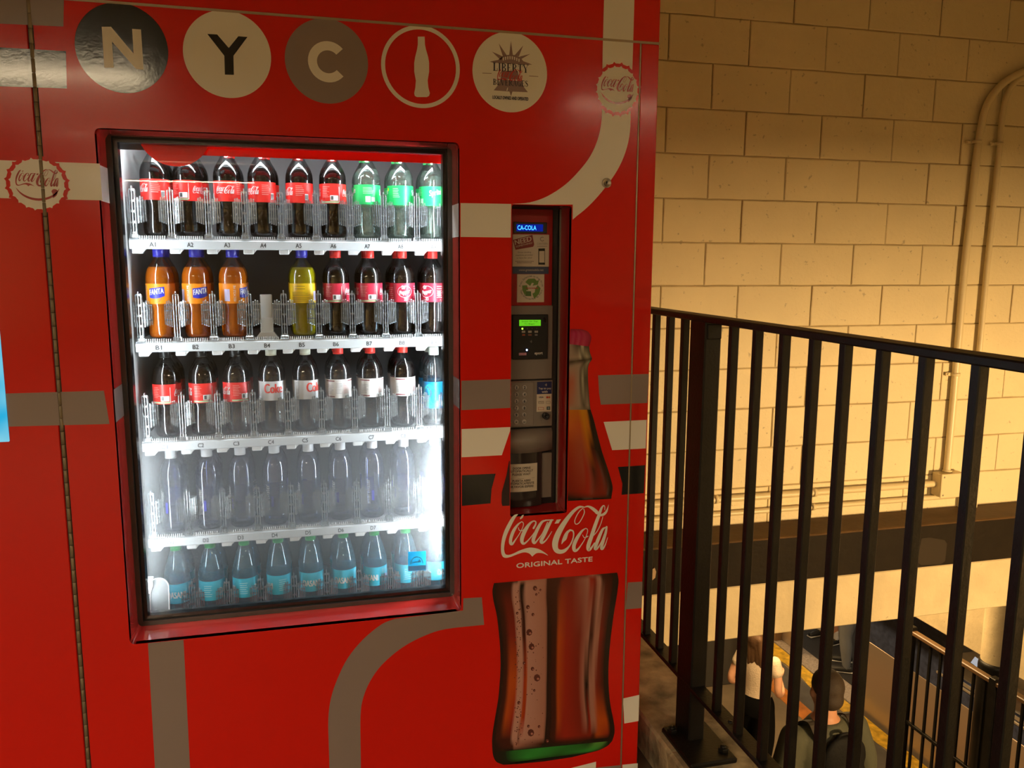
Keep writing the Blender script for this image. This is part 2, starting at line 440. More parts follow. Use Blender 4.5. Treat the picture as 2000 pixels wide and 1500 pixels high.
# ================================================================== LOWER LEVEL (stairs, platform)
FLOW = mat('platform_concrete', (.20,.155,.10), .6, bump=.25, bscale=20, var=.18, vscale=4)
struct('floor', MB().box(-3, 6.2, -6, 22, ZLOW-.5, ZLOW), FLOW)
GREYF = mat('grey_platform_paint', (.085,.078,.07), .6, bump=.2, bscale=20, var=.15)
tag(MB().bbox(5.66, 5.98, 5.2, 22, ZLOW, ZLOW+.003, .001).build('grey_floor_band', GREYF), 'dark grey painted band of platform between orange and yellow lines', 'floor marking')
YEL = mat('yellow_edge_paint', (.62,.38,.03), .6, bump=.4, bscale=60, var=.4, vscale=14)
# worn yellow edge strip with an uneven inner border
e = []
rr = random.Random(3)
for k in range(121):
    e.append((5.985 + rr.uniform(-.02,.025) + .02*math.sin(k*.9), 4.5 + 17*k/120))
mb = MB(); n = len(e); vs = [(x, y, ZLOW+.006) for x, y in e] + [(6.2, y, ZLOW+.006) for x, y in e]
mb.add(vs, [(k, n+k, n+k+1, k+1) for k in range(n-1)])
tag(mb.build('yellow_edge_strip', YEL), 'worn yellow warning strip along the platform edge by the train', 'floor marking')
ORG = mat('orange_floor_paint', (.55,.19,.03), .6, bump=.4, bscale=50, var=.35, vscale=9, specks=.7)
tag(MB().bbox(5.46, 5.66, 4.5, 8.75, ZLOW, ZLOW+.005, .001).build('orange_floor_strip', ORG), 'orange strip painted on platform floor beside the standing woman', 'floor marking')
# far dark partition behind the woman
struct('wall_1', MB().bbox(2.2, 5.32, 8.6, 8.85, ZLOW, -.27, .01), mat('grey_partition_paint', (.045,.043,.040), .45, bump=.08, bscale=30))
struct('wall_2', MB().box(-3, 11, 22, 22.2, ZLOW-1.2, -.26), mat('dark_tunnel_wall', (.05,.045,.035), .8))
struct('ceiling', MB().box(-3, 11, 3.62, 22, -.30, -.26), CREAMS)
struct('floor', MB().box(6.2, 11, -6, 22, ZLOW-1.3, ZLOW-1.2), LEDGEF)
struct('wall_3', MB().box(10.8, 11, -6, 22, ZLOW-1.2, -.26), mat('dark_tunnel_wall', (.05,.045,.035), .8))
struct('ceiling', MB().box(4.75, 11, -6, 3.62, -.30, -.26), CREAMS)
# cream longitudinal beam over the platform with its lower arris
struct('trim_5', MB().bbox(5.6, 5.85, 1.0, 22, -1.82, -.28, .01), CREAMS)
# flight of stairs down towards the platform
st = MB(); zr, yr = .1757, .285; n = 7
y = 3.55; z = ZLOW + zr*7
ytop = 3.55 - .0
k = 0
zz, yy = ZLOW, 3.55 + yr*7
rows = []
while zz < -.02:
    zz += zr; st.box(1.45, 3.55, yy-yr, yy+.03 if False else yy, zz-zr-.25 if zz-zr-.25 > ZLOW else ZLOW, zz)
    yy -= yr
struct('floor', st, CONC)
STAIR_Z = ZLOW + zr*7

# ---- round column and bar fence on the platform
col = tag(empty('platform_column', (5.25, 4.95, ZLOW)), 'round cream column with dark painted lower part behind the bar fence', 'column')
zc_ = -1.57 - ZLOW
MB().lathe([(.115,zc_),(.115,3.40)], 24).build('column_shaft', CREAMS, col)
MB().lathe([(0,0),(.128,0),(.128,zc_-.04),(.122,zc_),(.115,zc_)], 24).build('column_base', IRON, col)
XFE = 4.85
BRN = mat('brown_handrail', (.11,.06,.025), .4)
fence = tag(empty('bar_fence', (XFE, 4.5, ZLOW)), 'thin black bar fence with brown handrail on the lower platform', 'fence')
zft = PX(1775, 1226, XFE).z - ZLOW; zfm = PX(1766, 1402, XFE).z - ZLOW
MB().bbox(-.025, .03, -2.2, .92, zft-.035, zft, .006).build('handrail', BRN, fence)
MB().bbox(-.012, .012, -2.2, .92, zfm-.03, zfm, .003).build('mid_rail', IRON, fence)
MB().bbox(-.012, .012, -2.2, .92, .10, .13, .003).build('bottom_rail', IRON, fence)
yb = [1.1225,1.0986,1.0731,1.050,1.0272,1.0043,.9812,.959,.936,.913,.89,.867,.845,.82]
for v in yb:
    y = v*XFE - 4.5
    MB().bbox(-.010, .010, y-.010, y+.010, .10, zft-.03, .002).build('fence_bar', IRON, fence)
MB().bbox(-.03, .03, .90, .97, 0, zft+.03, .004).build('post', IRON, fence)
MB().bbox(-.03, .03, .945*XFE-4.5-.045, .945*XFE-4.5+.015, 0, zft+.02, .004).build('post', IRON, fence)

# ================================================================== LAMPS
def strip_lamp(loc, L, w, hood, strength, label, axis='x', rot=(0,0,0), col=WARM, group='strip lamps of the station'):
    """strip lamp: housing with a diffuser on the underside and side lips of height 'hood'"""
    root = empty('strip_lamp', loc); root.rotation_euler = rot
    t = .06
    a = (L/2, w/2) if axis == 'x' else (w/2, L/2)
    h = MB().bbox(-a[0], a[0], -a[1], a[1], 0, t, .006)
    if hood:
        h.box(-a[0]-.004, a[0]+.004, -a[1]-.006, -a[1], -hood, t); h.box(-a[0]-.004, a[0]+.004, a[1], a[1]+.006, -hood, t)
        h.box(-a[0]-.006, -a[0], -a[1], a[1], -hood, t); h.box(a[0], a[0]+.006, -a[1], a[1], -hood, t)
    h.build('lamp_housing', WHITEP, root)
    d = MB(); e = .015
    d.add([(-a[0]+e,-a[1]+e,-.004),(a[0]-e,-a[1]+e,-.004),(a[0]-e,a[1]-e,-.004),(-a[0]+e,a[1]-e,-.004)], [(0,3,2,1)])
    d.build('diffuser', glow('lamp_%g_%g' % (strength, col[1]), col, strength), root)
    return tag(root, label, 'lamp', group)
strip_lamp((-2.45, -2.9, 2.96), 2.7, .30, .056, L_CEIL, 'ceiling strip lamp behind the camera on the left', col=CEILC)
strip_lamp((2.85, -2.9, 2.96), 1.1, .30, .060, L_CEIL, 'short ceiling strip lamp behind the camera on the right', col=CEILC)
strip_lamp((-1.9, -6.2, 2.96), 1.9, .16, .03, L_CEIL, 'ceiling strip lamp further behind the camera', col=CEILC)
strip_lamp((-1.6, -8.6, 2.96), 1.9, .16, .03, L_CEIL, 'third ceiling strip lamp behind the camera', col=CEILC)
strip_lamp((-2.3, -12.2, 2.96), 3.0, .16, 0, L_CEIL, 'slanted ceiling strip lamp at the far end of the hall', col=CEILC, rot=(0,0,.10))
# shielded floodlight on the stairwell wall: hood and cheek keep its light off the upper wall and the machine
sl = tag(empty('stair_floodlight', (4.35, -1.0, .12)), 'shielded floodlight low on the right stairwell wall', 'lamp')
mb = MB().box(-.42, .10, -.03, .46, .16, .175).box(-.435, -.42, -.03, .46, -.12, .175).box(-.42, .10, -.05, -.03, -.12, .175)
mb.build('hood', BLACKP, sl)
MB().box(.05, .40, -.04, -.02, -.02, .04).build('bracket', BLACKP, sl)
mb = MB(); mb.add([(-.05,0,-.05),(.09,0,-.05),(.09,0,.08),(-.05,0,.08)], [(0,1,2,3)][::-1]); mb.f = [f[::-1] for f in mb.f]
mb.build('flood_panel', glow('flood_panel', WARM, L_STAIR), sl)
# lower level
for i, (x, y) in enumerate(((4.3, 6.3), (4.3, 10.5), (4.2, 15))):
    strip_lamp((x, y, -.37), 2.2, .22, 0, L_LOW, ('nearest', 'middle', 'farthest')[i] + ' ceiling strip lamp over the lower platform', axis='y', group='platform ceiling lamps')
# ================================================================== VENDING MACHINE
VL = Vector((.18, YF, 0))
vm = tag(empty('vending_machine', VL), 'large red vending machine with lit glass front and printed cola bottle', 'vending machine')
VI = Matrix.Translation(-VL)
def part(mb, name, m, parent=None, fix=False):
    o = mb.build(name, m, parent or vm, fix=fix)
    if parent is None: o.matrix_parent_inverse = VI.copy()
    return o
def pxp(pts, Y): return [XZ(x, y, Y) for x, y in pts]
TH = .018
xl, xr = PY(94.5, 500, YF).x, PY(1240, 500, YF).x           # hinge line, right seam
xe = PY(1272, 600, YF).x                                    # right edge of the front
zs = PY(700, 41, YF).z                                      # top seam
wx0, wx1 = PY(222, 800, YF).x, PY(899, 700, YF).x           # window opening
wz1, wz0 = PY(550, 264.5, YF).z, PY(560, 1228.5, YF).z
px0, px1 = PY(998, 700, YF).x, PY(1112, 700, YF).x          # payment opening
pz1, pz0 = PY(1060, 401, YF).z, PY(1050, 1006, YF).z
ZTOP, ZBOT, XL0 = 2.52, .02, -1.75
# --- front panels
g = .0022
door = part(MB().prism([(xl+.006,ZBOT),(xr-g,ZBOT),(xr-g,zs-g),(xl+.006,zs-g)], YF, YF+TH,
            [rrect(wx0,wx1,wz0,wz1,.012), rrect(px0,px1,pz0,pz1,.006)]), 'door_panel', RED)
part(MB().bbox(XL0, xe, YF, YF+TH, zs+g, ZTOP, .002), 'fascia_panel', RED)
part(MB().bbox(xr+g, xe, YF, YF+TH, ZBOT, zs-g, .002), 'right_strip_panel', RED)
part(MB().bbox(XL0, xl-.006, YF, YF+TH, ZBOT, zs-g, .002), 'left_panel', RED)
part(MB().box(XL0, xe, YF-.0015, YF+.004, zs-.0028, zs+.0028), 'top_seam_trim', mat('dull_trim', (.42,.34,.24), .35, metal=.6))
part(MB().box(xr-.0018, xr+.0018, YF-.0012, YF+.004, ZBOT, zs-.003), 'side_seam_trim', mat('dull_trim', (.42,.34,.24), .35, metal=.6))
# --- cabinet body (sides, top, back, bottom) behind the front panels
YB = 2.98
cb = MB().box(XL0, XL0+.02, YF+TH, YB, ZBOT, ZTOP).box(xe-.02, xe, YF+TH, YB, ZBOT, ZTOP).box(XL0+.02, xe-.02, YF+TH, YB, ZTOP-.02, ZTOP)
cb.box(XL0+.02, xe-.02, YB-.02, YB, ZBOT, ZTOP-.02).box(XL0+.02, xe-.02, YF+TH, YB-.02, ZBOT, ZBOT+.02)
part(cb, 'cabinet_shell', RED)
for x in (XL0+.1, xe-.1):
    for y in (YF+.1, YB-.1): part(MB().lathe([(0,0),(.03,0),(.03,.012),(.012,.012),(.012,.02)], 12, x, y, 0), 'levelling_foot', BLACKP)
# --- piano hinge with single knuckles
hg = part(MB().box(xl-.0055, xl+.0055, YF+.002, YF+.010, ZBOT, zs-.004), 'piano_hinge', mat('dark_hinge_gap', (.02,.016,.012), .5))
kn = MB().lathe([(0,-.0148),(.0034,-.0148),(.0042,-.0138),(.0042,.0138),(.0034,.0148),(0,.0148)], 10).mesh('hinge_knuckle', mat('aged_brass_steel', (.20,.165,.11), .45, metal=.3))
z = zs - .02
while z > .05:
    link('hinge_knuckle', kn, hg, (xl, YF+.0005, z)); z -= .0305
# --- window recess
JD = .108; YG = YF + JD
loop = rrect(wx0, wx1, wz0, wz1, .012)
n = len(loop)
mb = MB(); mb.add([(x, YF+.001, z_) for x, z_ in loop] + [(x, YG+.02, z_) for x, z_ in loop], [(k, n+k, n+(k+1)%n, (k+1)%n) for k in range(n)], True)
RV = mat('red_gloss_reveal', (.60,.03,.025), .16, coat=1.0)
RV.node_tree.nodes['Principled BSDF'].inputs['Coat IOR'].default_value = 2.2
part(mb, 'window_reveal', RV)
def frame_ring(name, o, i, ya, yb, m):
    it = i-.009*(i > .005); ot = o-.009*(o > .005)
    part(MB().prism([(wx0+o,wz0+o),(wx1-o,wz0+o),(wx1-o,wz1-ot),(wx0+o,wz1-ot)], ya, yb,
         [[(wx0+i,wz0+i),(wx1-i,wz0+i),(wx1-i,wz1-it),(wx0+i,wz1-it)]]), name, m)
frame_ring('window_frame', -.002, .012, YG-.004, YG+.03, CHARC)
frame_ring('window_gasket', .012, .0165, YG+.006, YG+.03, BLACKP)
frame_ring('window_inner_frame', .0165, .024, YG+.001, YG+.03, mat('black_gloss_frame', (.016,.016,.018), .2))
# white band and grey band continuing round the left reveal
for (ya, yb_, m) in ((319.5, 391.5, V_WHITE), (763, 828, V_GREY)):
    za, zb_ = PY(195, ya, YF).z, PY(205, yb_, YF).z
    mb = MB(); x = wx0+.0006
    mb.add([(x,YF+.012,za),(x,YG-.005,za),(x,YG-.005,zb_),(x,YF+.012,zb_)], [(0,1,2,3)])
    part(mb, 'reveal_band', m)
za, zb_ = PY(950, 397.5, YF).z, PY(950, 463, YF).z
for (a, b, m) in ((za, zb_, V_WHITE), (PY(950,742,YF).z, PY(950,799,YF).z, V_GREY)):
    mb = MB(); x = wx1-.0006
    mb.add([(x,YF+.012,a),(x,YF+.012,b),(x,YG-.005,b),(x,YG-.005,a)], [(0,1,2,3)]); part(mb, 'reveal_band', m)
# --- glass pane with condensation
def clear_glass():
    m = bpy.data.materials.new('window_glass'); m.use_nodes = True; nt = m.node_tree; nt.nodes.clear(); N = nt.nodes.new; Lk = nt.links.new
    out = N('ShaderNodeOutputMaterial'); tr = N('ShaderNodeBsdfTransparent'); tr.inputs[0].default_value = (.985,.995,.99,1)
    gl = N('ShaderNodeBsdfGlossy'); gl.inputs['Roughness'].default_value = .012
    fr = N('ShaderNodeFresnel'); fr.inputs['IOR'].default_value = 1.42
    mx = N('ShaderNodeMixShader'); Lk(fr.outputs[0], mx.inputs[0]); Lk(tr.outputs[0], mx.inputs[1]); Lk(gl.outputs[0], mx.inputs[2]); Lk(mx.outputs[0], out.inputs[0]); return m
def fog_film(name, top):
    """film of condensation: patchy, densest low in the middle of the pane"""
    m = bpy.data.materials.new(name); m.use_nodes = True; nt = m.node_tree; nt.nodes.clear(); N = nt.nodes.new; Lk = nt.links.new
    out = N('ShaderNodeOutputMaterial'); tr = N('ShaderNodeBsdfTransparent'); geo = N('ShaderNodeNewGeometry')
    c = PY(585, 985, YG+.02)
    sub = N('ShaderNodeVectorMath'); sub.operation = 'SUBTRACT'; sub.inputs[1].default_value = (c.x, c.y, c.z); Lk(geo.outputs['Position'], sub.inputs[0])
    sc = N('ShaderNodeVectorMath'); sc.operation = 'MULTIPLY'; sc.inputs[1].default_value = (1/.36, 0, 1/.25); Lk(sub.outputs[0], sc.inputs[0])
    ln = N('ShaderNodeVectorMath'); ln.operation = 'LENGTH'; Lk(sc.outputs[0], ln.inputs[0])
    nz = N('ShaderNodeTexNoise'); nz.inputs['Scale'].default_value = 5; nz.inputs['Detail'].default_value = 4; Lk(geo.outputs['Position'], nz.inputs['Vector'])
    ad = N('ShaderNodeMath'); ad.operation = 'MULTIPLY_ADD'; ad.inputs[1].default_value = .5; Lk(nz.outputs['Fac'], ad.inputs[0]); Lk(ln.outputs['Value'], ad.inputs[2])
    mr = N('ShaderNodeMapRange'); mr.interpolation_type = 'SMOOTHSTEP'
    mr.inputs['From Min'].default_value = 1.9; mr.inputs['From Max'].default_value = .45; mr.inputs['To Min'].default_value = .0; mr.inputs['To Max'].default_value = top
    Lk(ad.outputs[0], mr.inputs['Value'])
    tl = N('ShaderNodeBsdfTranslucent'); tl.inputs[0].default_value = (.95,.97,1,1)
    m2 = N('ShaderNodeMixShader'); Lk(mr.outputs[0], m2.inputs[0]); Lk(tr.outputs[0], m2.inputs[1]); Lk(tl.outputs[0], m2.inputs[2]); Lk(m2.outputs[0], out.inputs[0]); return m
gx0, gx1, gz0, gz1 = wx0+.018, wx1-.018, wz0+.018, wz1-.010
YGL = YG + .018
mb = MB(); mb.add([(gx0,YGL,gz0),(gx1,YGL,gz0),(gx1,YGL,gz1),(gx0,YGL,gz1)], [(0,1,2,3)])
part(mb, 'window_glass', clear_glass())
for k in range(2):
    mb = MB(); y_ = YGL+.0015+.002*k; mb.add([(gx0,y_,gz0),(gx1,y_,gz0),(gx1,y_,gz1),(gx0,y_,gz1)], [(0,1,2,3)])
    part(mb, 'condensation_film', fog_film('condensation', .24))
# --- interior liner
X0, X1 = -.432, .412
ZI0, ZI1 = PY(560, 1228, 2.3).z - .06, 1.92
YI0, YI1 = YG+.032, 2.72
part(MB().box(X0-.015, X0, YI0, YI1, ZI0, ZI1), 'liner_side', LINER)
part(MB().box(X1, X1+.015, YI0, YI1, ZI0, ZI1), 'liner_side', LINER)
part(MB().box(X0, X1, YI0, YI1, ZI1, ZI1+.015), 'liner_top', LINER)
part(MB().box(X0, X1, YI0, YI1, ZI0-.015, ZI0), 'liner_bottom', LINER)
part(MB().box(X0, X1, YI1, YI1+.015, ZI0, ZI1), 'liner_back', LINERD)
# flange closing the gap between liner and window frame
part(MB().box(wx0-.02, X0-.0, YI0, YI0+.006, ZI0, ZI1), 'liner_flange', LINER)
part(MB().box(X1, wx1+.03, YI0, YI0+.006, ZI0, ZI1), 'liner_flange', LINER)
# --- LED strips just behind the frame
LEDW = (.86, .96, 1.0)
def led(x0, x1, y0, y1, z0_, z1_, s, nm):
    part(MB().box(x0, x1, y0, y1, z0_, z1_), 'led_strip', glow(nm, LEDW, s))
led(gx1+.006, gx1+.014, YI0+.008, YI0+.024, gz0+.03, gz1-.03, L_LED*2.0, 'led_right')
led(gx0-.012, gx0-.004, YI0+.008, YI0+.024, gz0+.03, gz1-.03, L_LED*.8, 'led_left')
led(X0+.04, X1-.04, YI0+.06, YI0+.085, ZI1-.012, ZI1-.004, L_LED*1.2, 'led_top')
# --- header card and hanging red disc behind the glass
YH = YG + .045
zh0 = PY(560, 309, YH).z
hx = PY(395, 300, YH).x
part(MB().box(hx, gx1+.03, YH, YH+.003, zh0, gz1+.03), 'header_card', juice('red_header_card', (.60,.018,.014), .6))
part(MB().box(gx0-.03, hx, YH+.001, YH+.004, PY(300,294,YH).z, gz1+.03), 'header_card', mat('grey_header_card', (.13,.12,.12), .4))
c = PY(340, 256, YG+.03); rr_ = c.z - PY(340, 325, YG+.03).z
disc = MB().prism(circle(c.x, c.z, rr_, 56), YG+.026, YG+.0285)
part(disc, 'hanging_disc', juice('bright_red_card', (.92,.02,.008), .75))
# --- shelves
XC = [-.373 + .0911*i for i in range(9)]
YS = 2.30
ZSH = [.052+EYE - .2672*r for r in range(5)]           # top of each tray
CLEARP = clear('clear_plastic', (.90,.94,.95), gloss=.16, rough=.12, diff=.14, dcol=(.95,.97,1), edge=.35, trl=.5)
def gate_mesh():
    mb = MB()
    h = .128
    # ribbed spine
    for dx in (-.0065, 0, .0065): mb.bbox(dx-.0012, dx+.0012, -.012, .004, 0, h*(.93 if dx else 1), .0006)
    for k in range(5): mb.box(-.0065, .0065, -.007, -.004, .008+k*.027, .013+k*.027)
    mb.bbox(-.011, .011, -.014, .010, -.004, .008, .002)
    # curved side wings
    for s in (-1, 1):
        for k, (x, zt_) in enumerate(((.010,.100),(.0155,.104),(.021,.102),(.0265,.094))):
            x *= s
            mb.bbox(min(x,x+s*.0042), max(x,x+s*.0042), -.008+.003*k, -.0055+.003*k, .034+.002*k, zt_, .0008)
        for zz in (.05, .075, .09): mb.box(min(s*.008,s*.030), max(s*.008,s*.030), .0022, .0040, zz, zz+.004)
    return mb.mesh('bottle_gate', CLEARP)
GATE = gate_mesh()
clip = MB().bbox(-.013,.013,-.004,.012,-.013,0,.002); clip.box(-.008,-.003,-.0048,-.0035,-.010,-.004).box(.002,.008,-.0048,-.0035,-.010,-.003)
clip.prism([(.013,0),(.022,0),(.013,-.010)], -.002, .010)
CLIP = clip.mesh('rail_clip', WHITEP)
_TXT = {}
def text2d(s):
    """string -> (verts, faces) in 2D, baseline at 0, unit font size"""
    if s in _TXT: return _TXT[s]
    cu = bpy.data.curves.new('t', 'FONT'); cu.body = s; cu.resolution_u = 3; cu.fill_mode = 'FRONT'
    ob = bpy.data.objects.new('t', cu); COL.objects.link(ob)
    dg = bpy.context.evaluated_depsgraph_get(); dg.update()
    me = bpy.data.meshes.new_from_object(ob.evaluated_get(dg))
    vs = [(v.co.x, v.co.y) for v in me.vertices]; fs = [tuple(p.vertices) for p in me.polygons]
    bpy.data.objects.remove(ob); bpy.data.curves.remove(cu); bpy.data.meshes.remove(me)
    _TXT[s] = (vs, fs); return _TXT[s]
def text_in(mb, s, x0_, x1_, za, zb_, Y, bold=0, slant=0):
    """fit text into a box on a plane of constant Y (facing -Y)"""
    vs, fs = text2d(s)
    a0 = min(v[0] for v in vs); a1 = max(v[0] for v in vs); b0 = min(v[1] for v in vs); b1 = max(v[1] for v in vs)
    f = lambda v: (x0_+(v[0]-a0)/(a1-a0)*(x1_-x0_) , za+(v[1]-b0)/(b1-b0)*(zb_-za))
    offs = [(0,0)] + ([(-bold,0),(bold,0),(0,bold),(0,-bold)] if bold else [])
    for q_, (ox, oz) in enumerate(offs):
        P = []
        for v in vs:
            x, z_ = f(v); P.append((x+ox+slant*(z_-za), Y-q_*3e-5, z_+oz))
        mb.add(P, fs)
    return mb
INK = mat('black_ink', (.03,.03,.035), .5)
for r in range(5):
    zt_ = ZSH[r]
    sh = part(MB().bbox(X0+.002, X1-.002, YS+.006, YI1-.02, zt_-.012, zt_-.002, .001), 'shelf', WHITEP)
    MB().bbox(X0+.002, X1-.002, YS-.002, YS+.008, zt_-.030, zt_-.006, .002).build('label_rail', GREYP, sh)
    mb = MB()
    for i in range(9):
        for k in range(12):
            x = XC[i] + (-.030 + k*.0054)
            mb.box(x-.0010, x+.0010, YS+.002, YS+.016, zt_-.006, zt_+.0045)
    mb.build('tray_comb', WHITEP, sh)
    for i in range(10):
        x = XC[0] - .0455 + .0911*i + .0015
        link('bottle_gate', GATE, sh, (min(max(x, X0+.016), X1-.012), YS+.010, zt_+.001))
        if r < 4: link('rail_clip', CLIP, sh, (min(max(x+.006, X0+.016), X1-.02), YS+.004, zt_-.0285))
    if r < 4:
        for i in range(9):
            t = MB(); text_in(t, 'ABCD'[r]+str(i+1), XC[i]-.0075, XC[i]+.0075, zt_-.0235, zt_-.0125, YS-.0026, bold=.0003)
            t.build('slot_label', INK, sh)
# pusher in the empty slot B4
x = XC[3]; z_ = ZSH[1]
mb = MB().bbox(x-.016, x+.016, YS+.035, YS+.041, z_+.002, z_+.118, .002).bbox(x-.017, x+.017, YS+.030, YS+.036, z_+.002, z_+.055, .002)
mb.prism([(x-.030,z_),(x+.030,z_),(x+.018,z_+.016),(x-.018,z_+.016)], YS+.02, YS+.05)
part(mb, 'bottle_pusher', mat('pale_plastic', (.62,.62,.60), .4))
# delivery cup parked at the bottom left corner
YCU = 2.235
q = lambda *a: [XZ(x_, y_, YCU) for x_, y_ in a]
cup = part(MB().prism(q((285,1131),(298,1131),(300,1140),(295,1155),(289,1158),(285,1158)), YCU-.01, YCU+.02), 'delivery_cup', WHITEP)
o_ = catmull([XZ(x_, y_, YCU) for x_, y_ in ((294,1196),(294,1160),(296,1136),(305,1130),(318,1130),(327,1137),(330,1150),(331,1196))], 4)
MB().prism(o_, YCU, YCU+.002).build('cup_window', clear('cup_plastic', (.85,.88,.88), .08, .2, diff=.45, dcol=(.9,.93,.95), trl=.5), cup)
MB().tube([(a_, YCU-.002, b_) for a_, b_ in o_], .0016, 6).build('cup_rim', WHITEP, cup)
MB().box(*[v for v in (XZ(288,1160,YCU)[0], XZ(291.5,1160,YCU)[0])], YCU-.012, YCU-.008, XZ(290,1196,YCU)[1], XZ(290,1160,YCU)[1]).build('red_stripe', mat('red_plastic', (.6,.02,.015), .3), cup)
# ================================================================== PRINTED GRAPHICS ON THE FRONT
YD = YF - .0006
LAY = .00025
def decal(name, pts, m, lay=0, holes=(), smooth=0, closed=True):
    if smooth: pts = catmull(pts, smooth, closed=True)
    return MB().flat([(max(XL0+.002, a_), min(ZTOP-.002, b_)) for a_, b_ in (XZ(x, y, YF) for x, y in pts)], YD-LAY*lay, [[XZ(x, y, YF) for x, y in h] for h in holes]).build(name, m, door)
def zm(pts, s, ox, oy): return [(x/s+ox, y/s+oy) for x, y in pts]
def dplane(name, poly, m, lay, holes=()): return MB().flat(poly, YD-LAY*lay, holes).build(name, m, door)
# --- the coloured route bands
decal('grey_block', [(-700,-60),(126,-60),(124,52),(-700,14)], V_GREY)
decal('black_block', [(-700,51.6),(129,100),(131,173),(-700,145)], V_BLACK)
decal('white_band', [(-700,289),(195,319.5),(200,391.5),(-700,371)], V_WHITE)
decal('grey_band', [(-700,789),(203,763),(214,828),(-700,852)], V_GREY)
b2 = lambda p: zm(p, 2.857, 600, 0)
inner = catmull(b2([(1645,600),(1640,690),(1620,780),(1580,870),(1520,950),(1440,1030),(1340,1095),(1240,1130),(1150,1137)]), 4)
outer = catmull(b2([(1805,600),(1800,740),(1775,850),(1730,950),(1660,1050),(1570,1150),(1480,1222),(1380,1280),(1260,1318),(1150,1325)]), 4)
band = b2([(1656,-20)]) + b2([(1648,300)]) + inner + b2([(850,1133)]) + b2([(850,1322)]) + outer[::-1] + b2([(1817,300),(1824,-20)])
# cut the band where the payment recess opens
pl_, pr_, pt_, pb_ = 998, 1117, 401, 560
import itertools
part1 = [p for p in band]
decal('white_band', b2([(1676,-800),(1847,-800),(1817,300),(1805,600)]) + [p for p in outer if p[0] > 1118.5] + [(1118.5,429)] + [(1118.5,399.5)] + [(1060,400),(999,398.3)] + [p for p in inner if p[0] > 998][::-1][:-1] + b2([(1645,600),(1648,300)]), V_WHITE)
decal('white_band', [(899.5,396.7),(998.5,398.3),(997.5,464),(899.5,462.7)], V_WHITE)
decal('grey_band', [(901,743.5),(997,740.5),(996.5,796.5),(901,801)], V_GREY)
decal('white_band', [(901.5,838),(996.5,834),(996,842),(980,889),(901.5,893)], V_WHITE)
decal('black_band', [(902,928),(968,925),(960,955),(958,983),(902,988)], V_BLACK)
decal('grey_band', [(1168,733),(1267,730.3),(1263.8,787),(1173.5,790.3),(1170,768)], V_GREY)
decal('white_band', [(1178.8,824),(1263,820),(1261,875.7),(1195.6,879.2)], V_WHITE)
decal('black_band', [(1206.7,912),(1259.6,908.5),(1257.4,963),(1214,966.3),(1215.5,945)], V_BLACK)
decal('grey_band', [(1226,1137.5),(1254.6,1135.8),(1253,1187.5),(1222,1190)], V_GREY)
decal('white_patch', [(1216.7,1364),(1248.4,1357),(1247,1408),(1219,1413)], V_WHITE)
decal('white_patch', [(1115,1500),(1164,1487.5),(1163,1512),(1090,1512)], V_WHITE)
decal('grey_band', [(1164,1499),(1213,1494),(1213,1512),(1164,1512)], V_GREY)
decal('white_patch', [(1215.5,1493.5),(1245.5,1490.5),(1245,1512),(1215,1512)], V_WHITE)
decal('grey_band', [(289,1256),(358.5,1249.5),(381,1690),(313.5,1690)], V_GREY)
b3 = lambda p: zm(p, 3.03, 600, 1140)
o1 = catmull([(1047,243),(820,268),(700,305),(590,360),(500,425),(420,505),(360,600),(325,700),(315,800),(316,940),(318,1110),(324,1660)], 4)
o2 = catmull([(140,1660),(132,1110),(127,940),(125,800),(140,680),(180,560),(240,440),(330,330),(440,240),(522,207)], 4)
decal('grey_band', b3([(922,158),(924,86),(1033,80)] + o1 + o2), V_GREY)
# --- route bullets
RB = (PY(444.5, 21, YF).z - PY(444.5, 191.8, YF).z)/2
def bullet(px_, py_, m, name='route_bullet', lay=1, ring=None):
    c = XZ(px_, py_, YF)
    return c, dplane(name, circle(c[0], c[1], RB, 64), m, lay, [circle(c[0], c[1], RB*ring, 64)] if ring else ())
b1 = lambda p: zm(p, 2.857, 0, 0)
c, bn = bullet(238.5, 94.5, V_BLACK); 
dplane('letter_n', [XZ(x, y, YF) for x, y in b1([(568,150),(620,150),(746,300),(738,162),(787,165),(802,389),(760,386),(625,232),(635,378),(583,378)])], V_WHITE, 2)
bullet(444.5, 106.5, V_WHITE)
dplane('letter_y', [XZ(x, y, YF) for x, y in b1([(1157,190),(1212,193),(1277,268),(1330,203),(1381,207),(1303,312),(1305,418),(1255,417),(1252,312)])], V_BLACK, 2)
c, _ = bullet(638.5, 120, V_GREY)
c = XZ(641, 121, YF)
dplane('letter_c', circle(c[0], c[1], RB*.485, 28, math.radians(42), math.radians(318)) + circle(c[0], c[1], RB*.27, 28, math.radians(318), math.radians(42)), V_WHITE, 2)
c, _ = bullet(822, 131, V_WHITE, 'bullet_ring', 1, .90)
decal('bottle_icon', b2([(617,205),(655,205),(657,250),(662,275),(675,320),(680,350),(680,400),(672,450),(676,490),(684,520),(680,535),(668,542),(612,542),(600,535),(597,520),(603,490),(606,450),(597,400),(597,350),(602,320),(613,275),(617,250)]), V_WHITE, 1)
cl, lib = bullet(996.3, 141.5, V_WHITE, 'liberty_roundel')
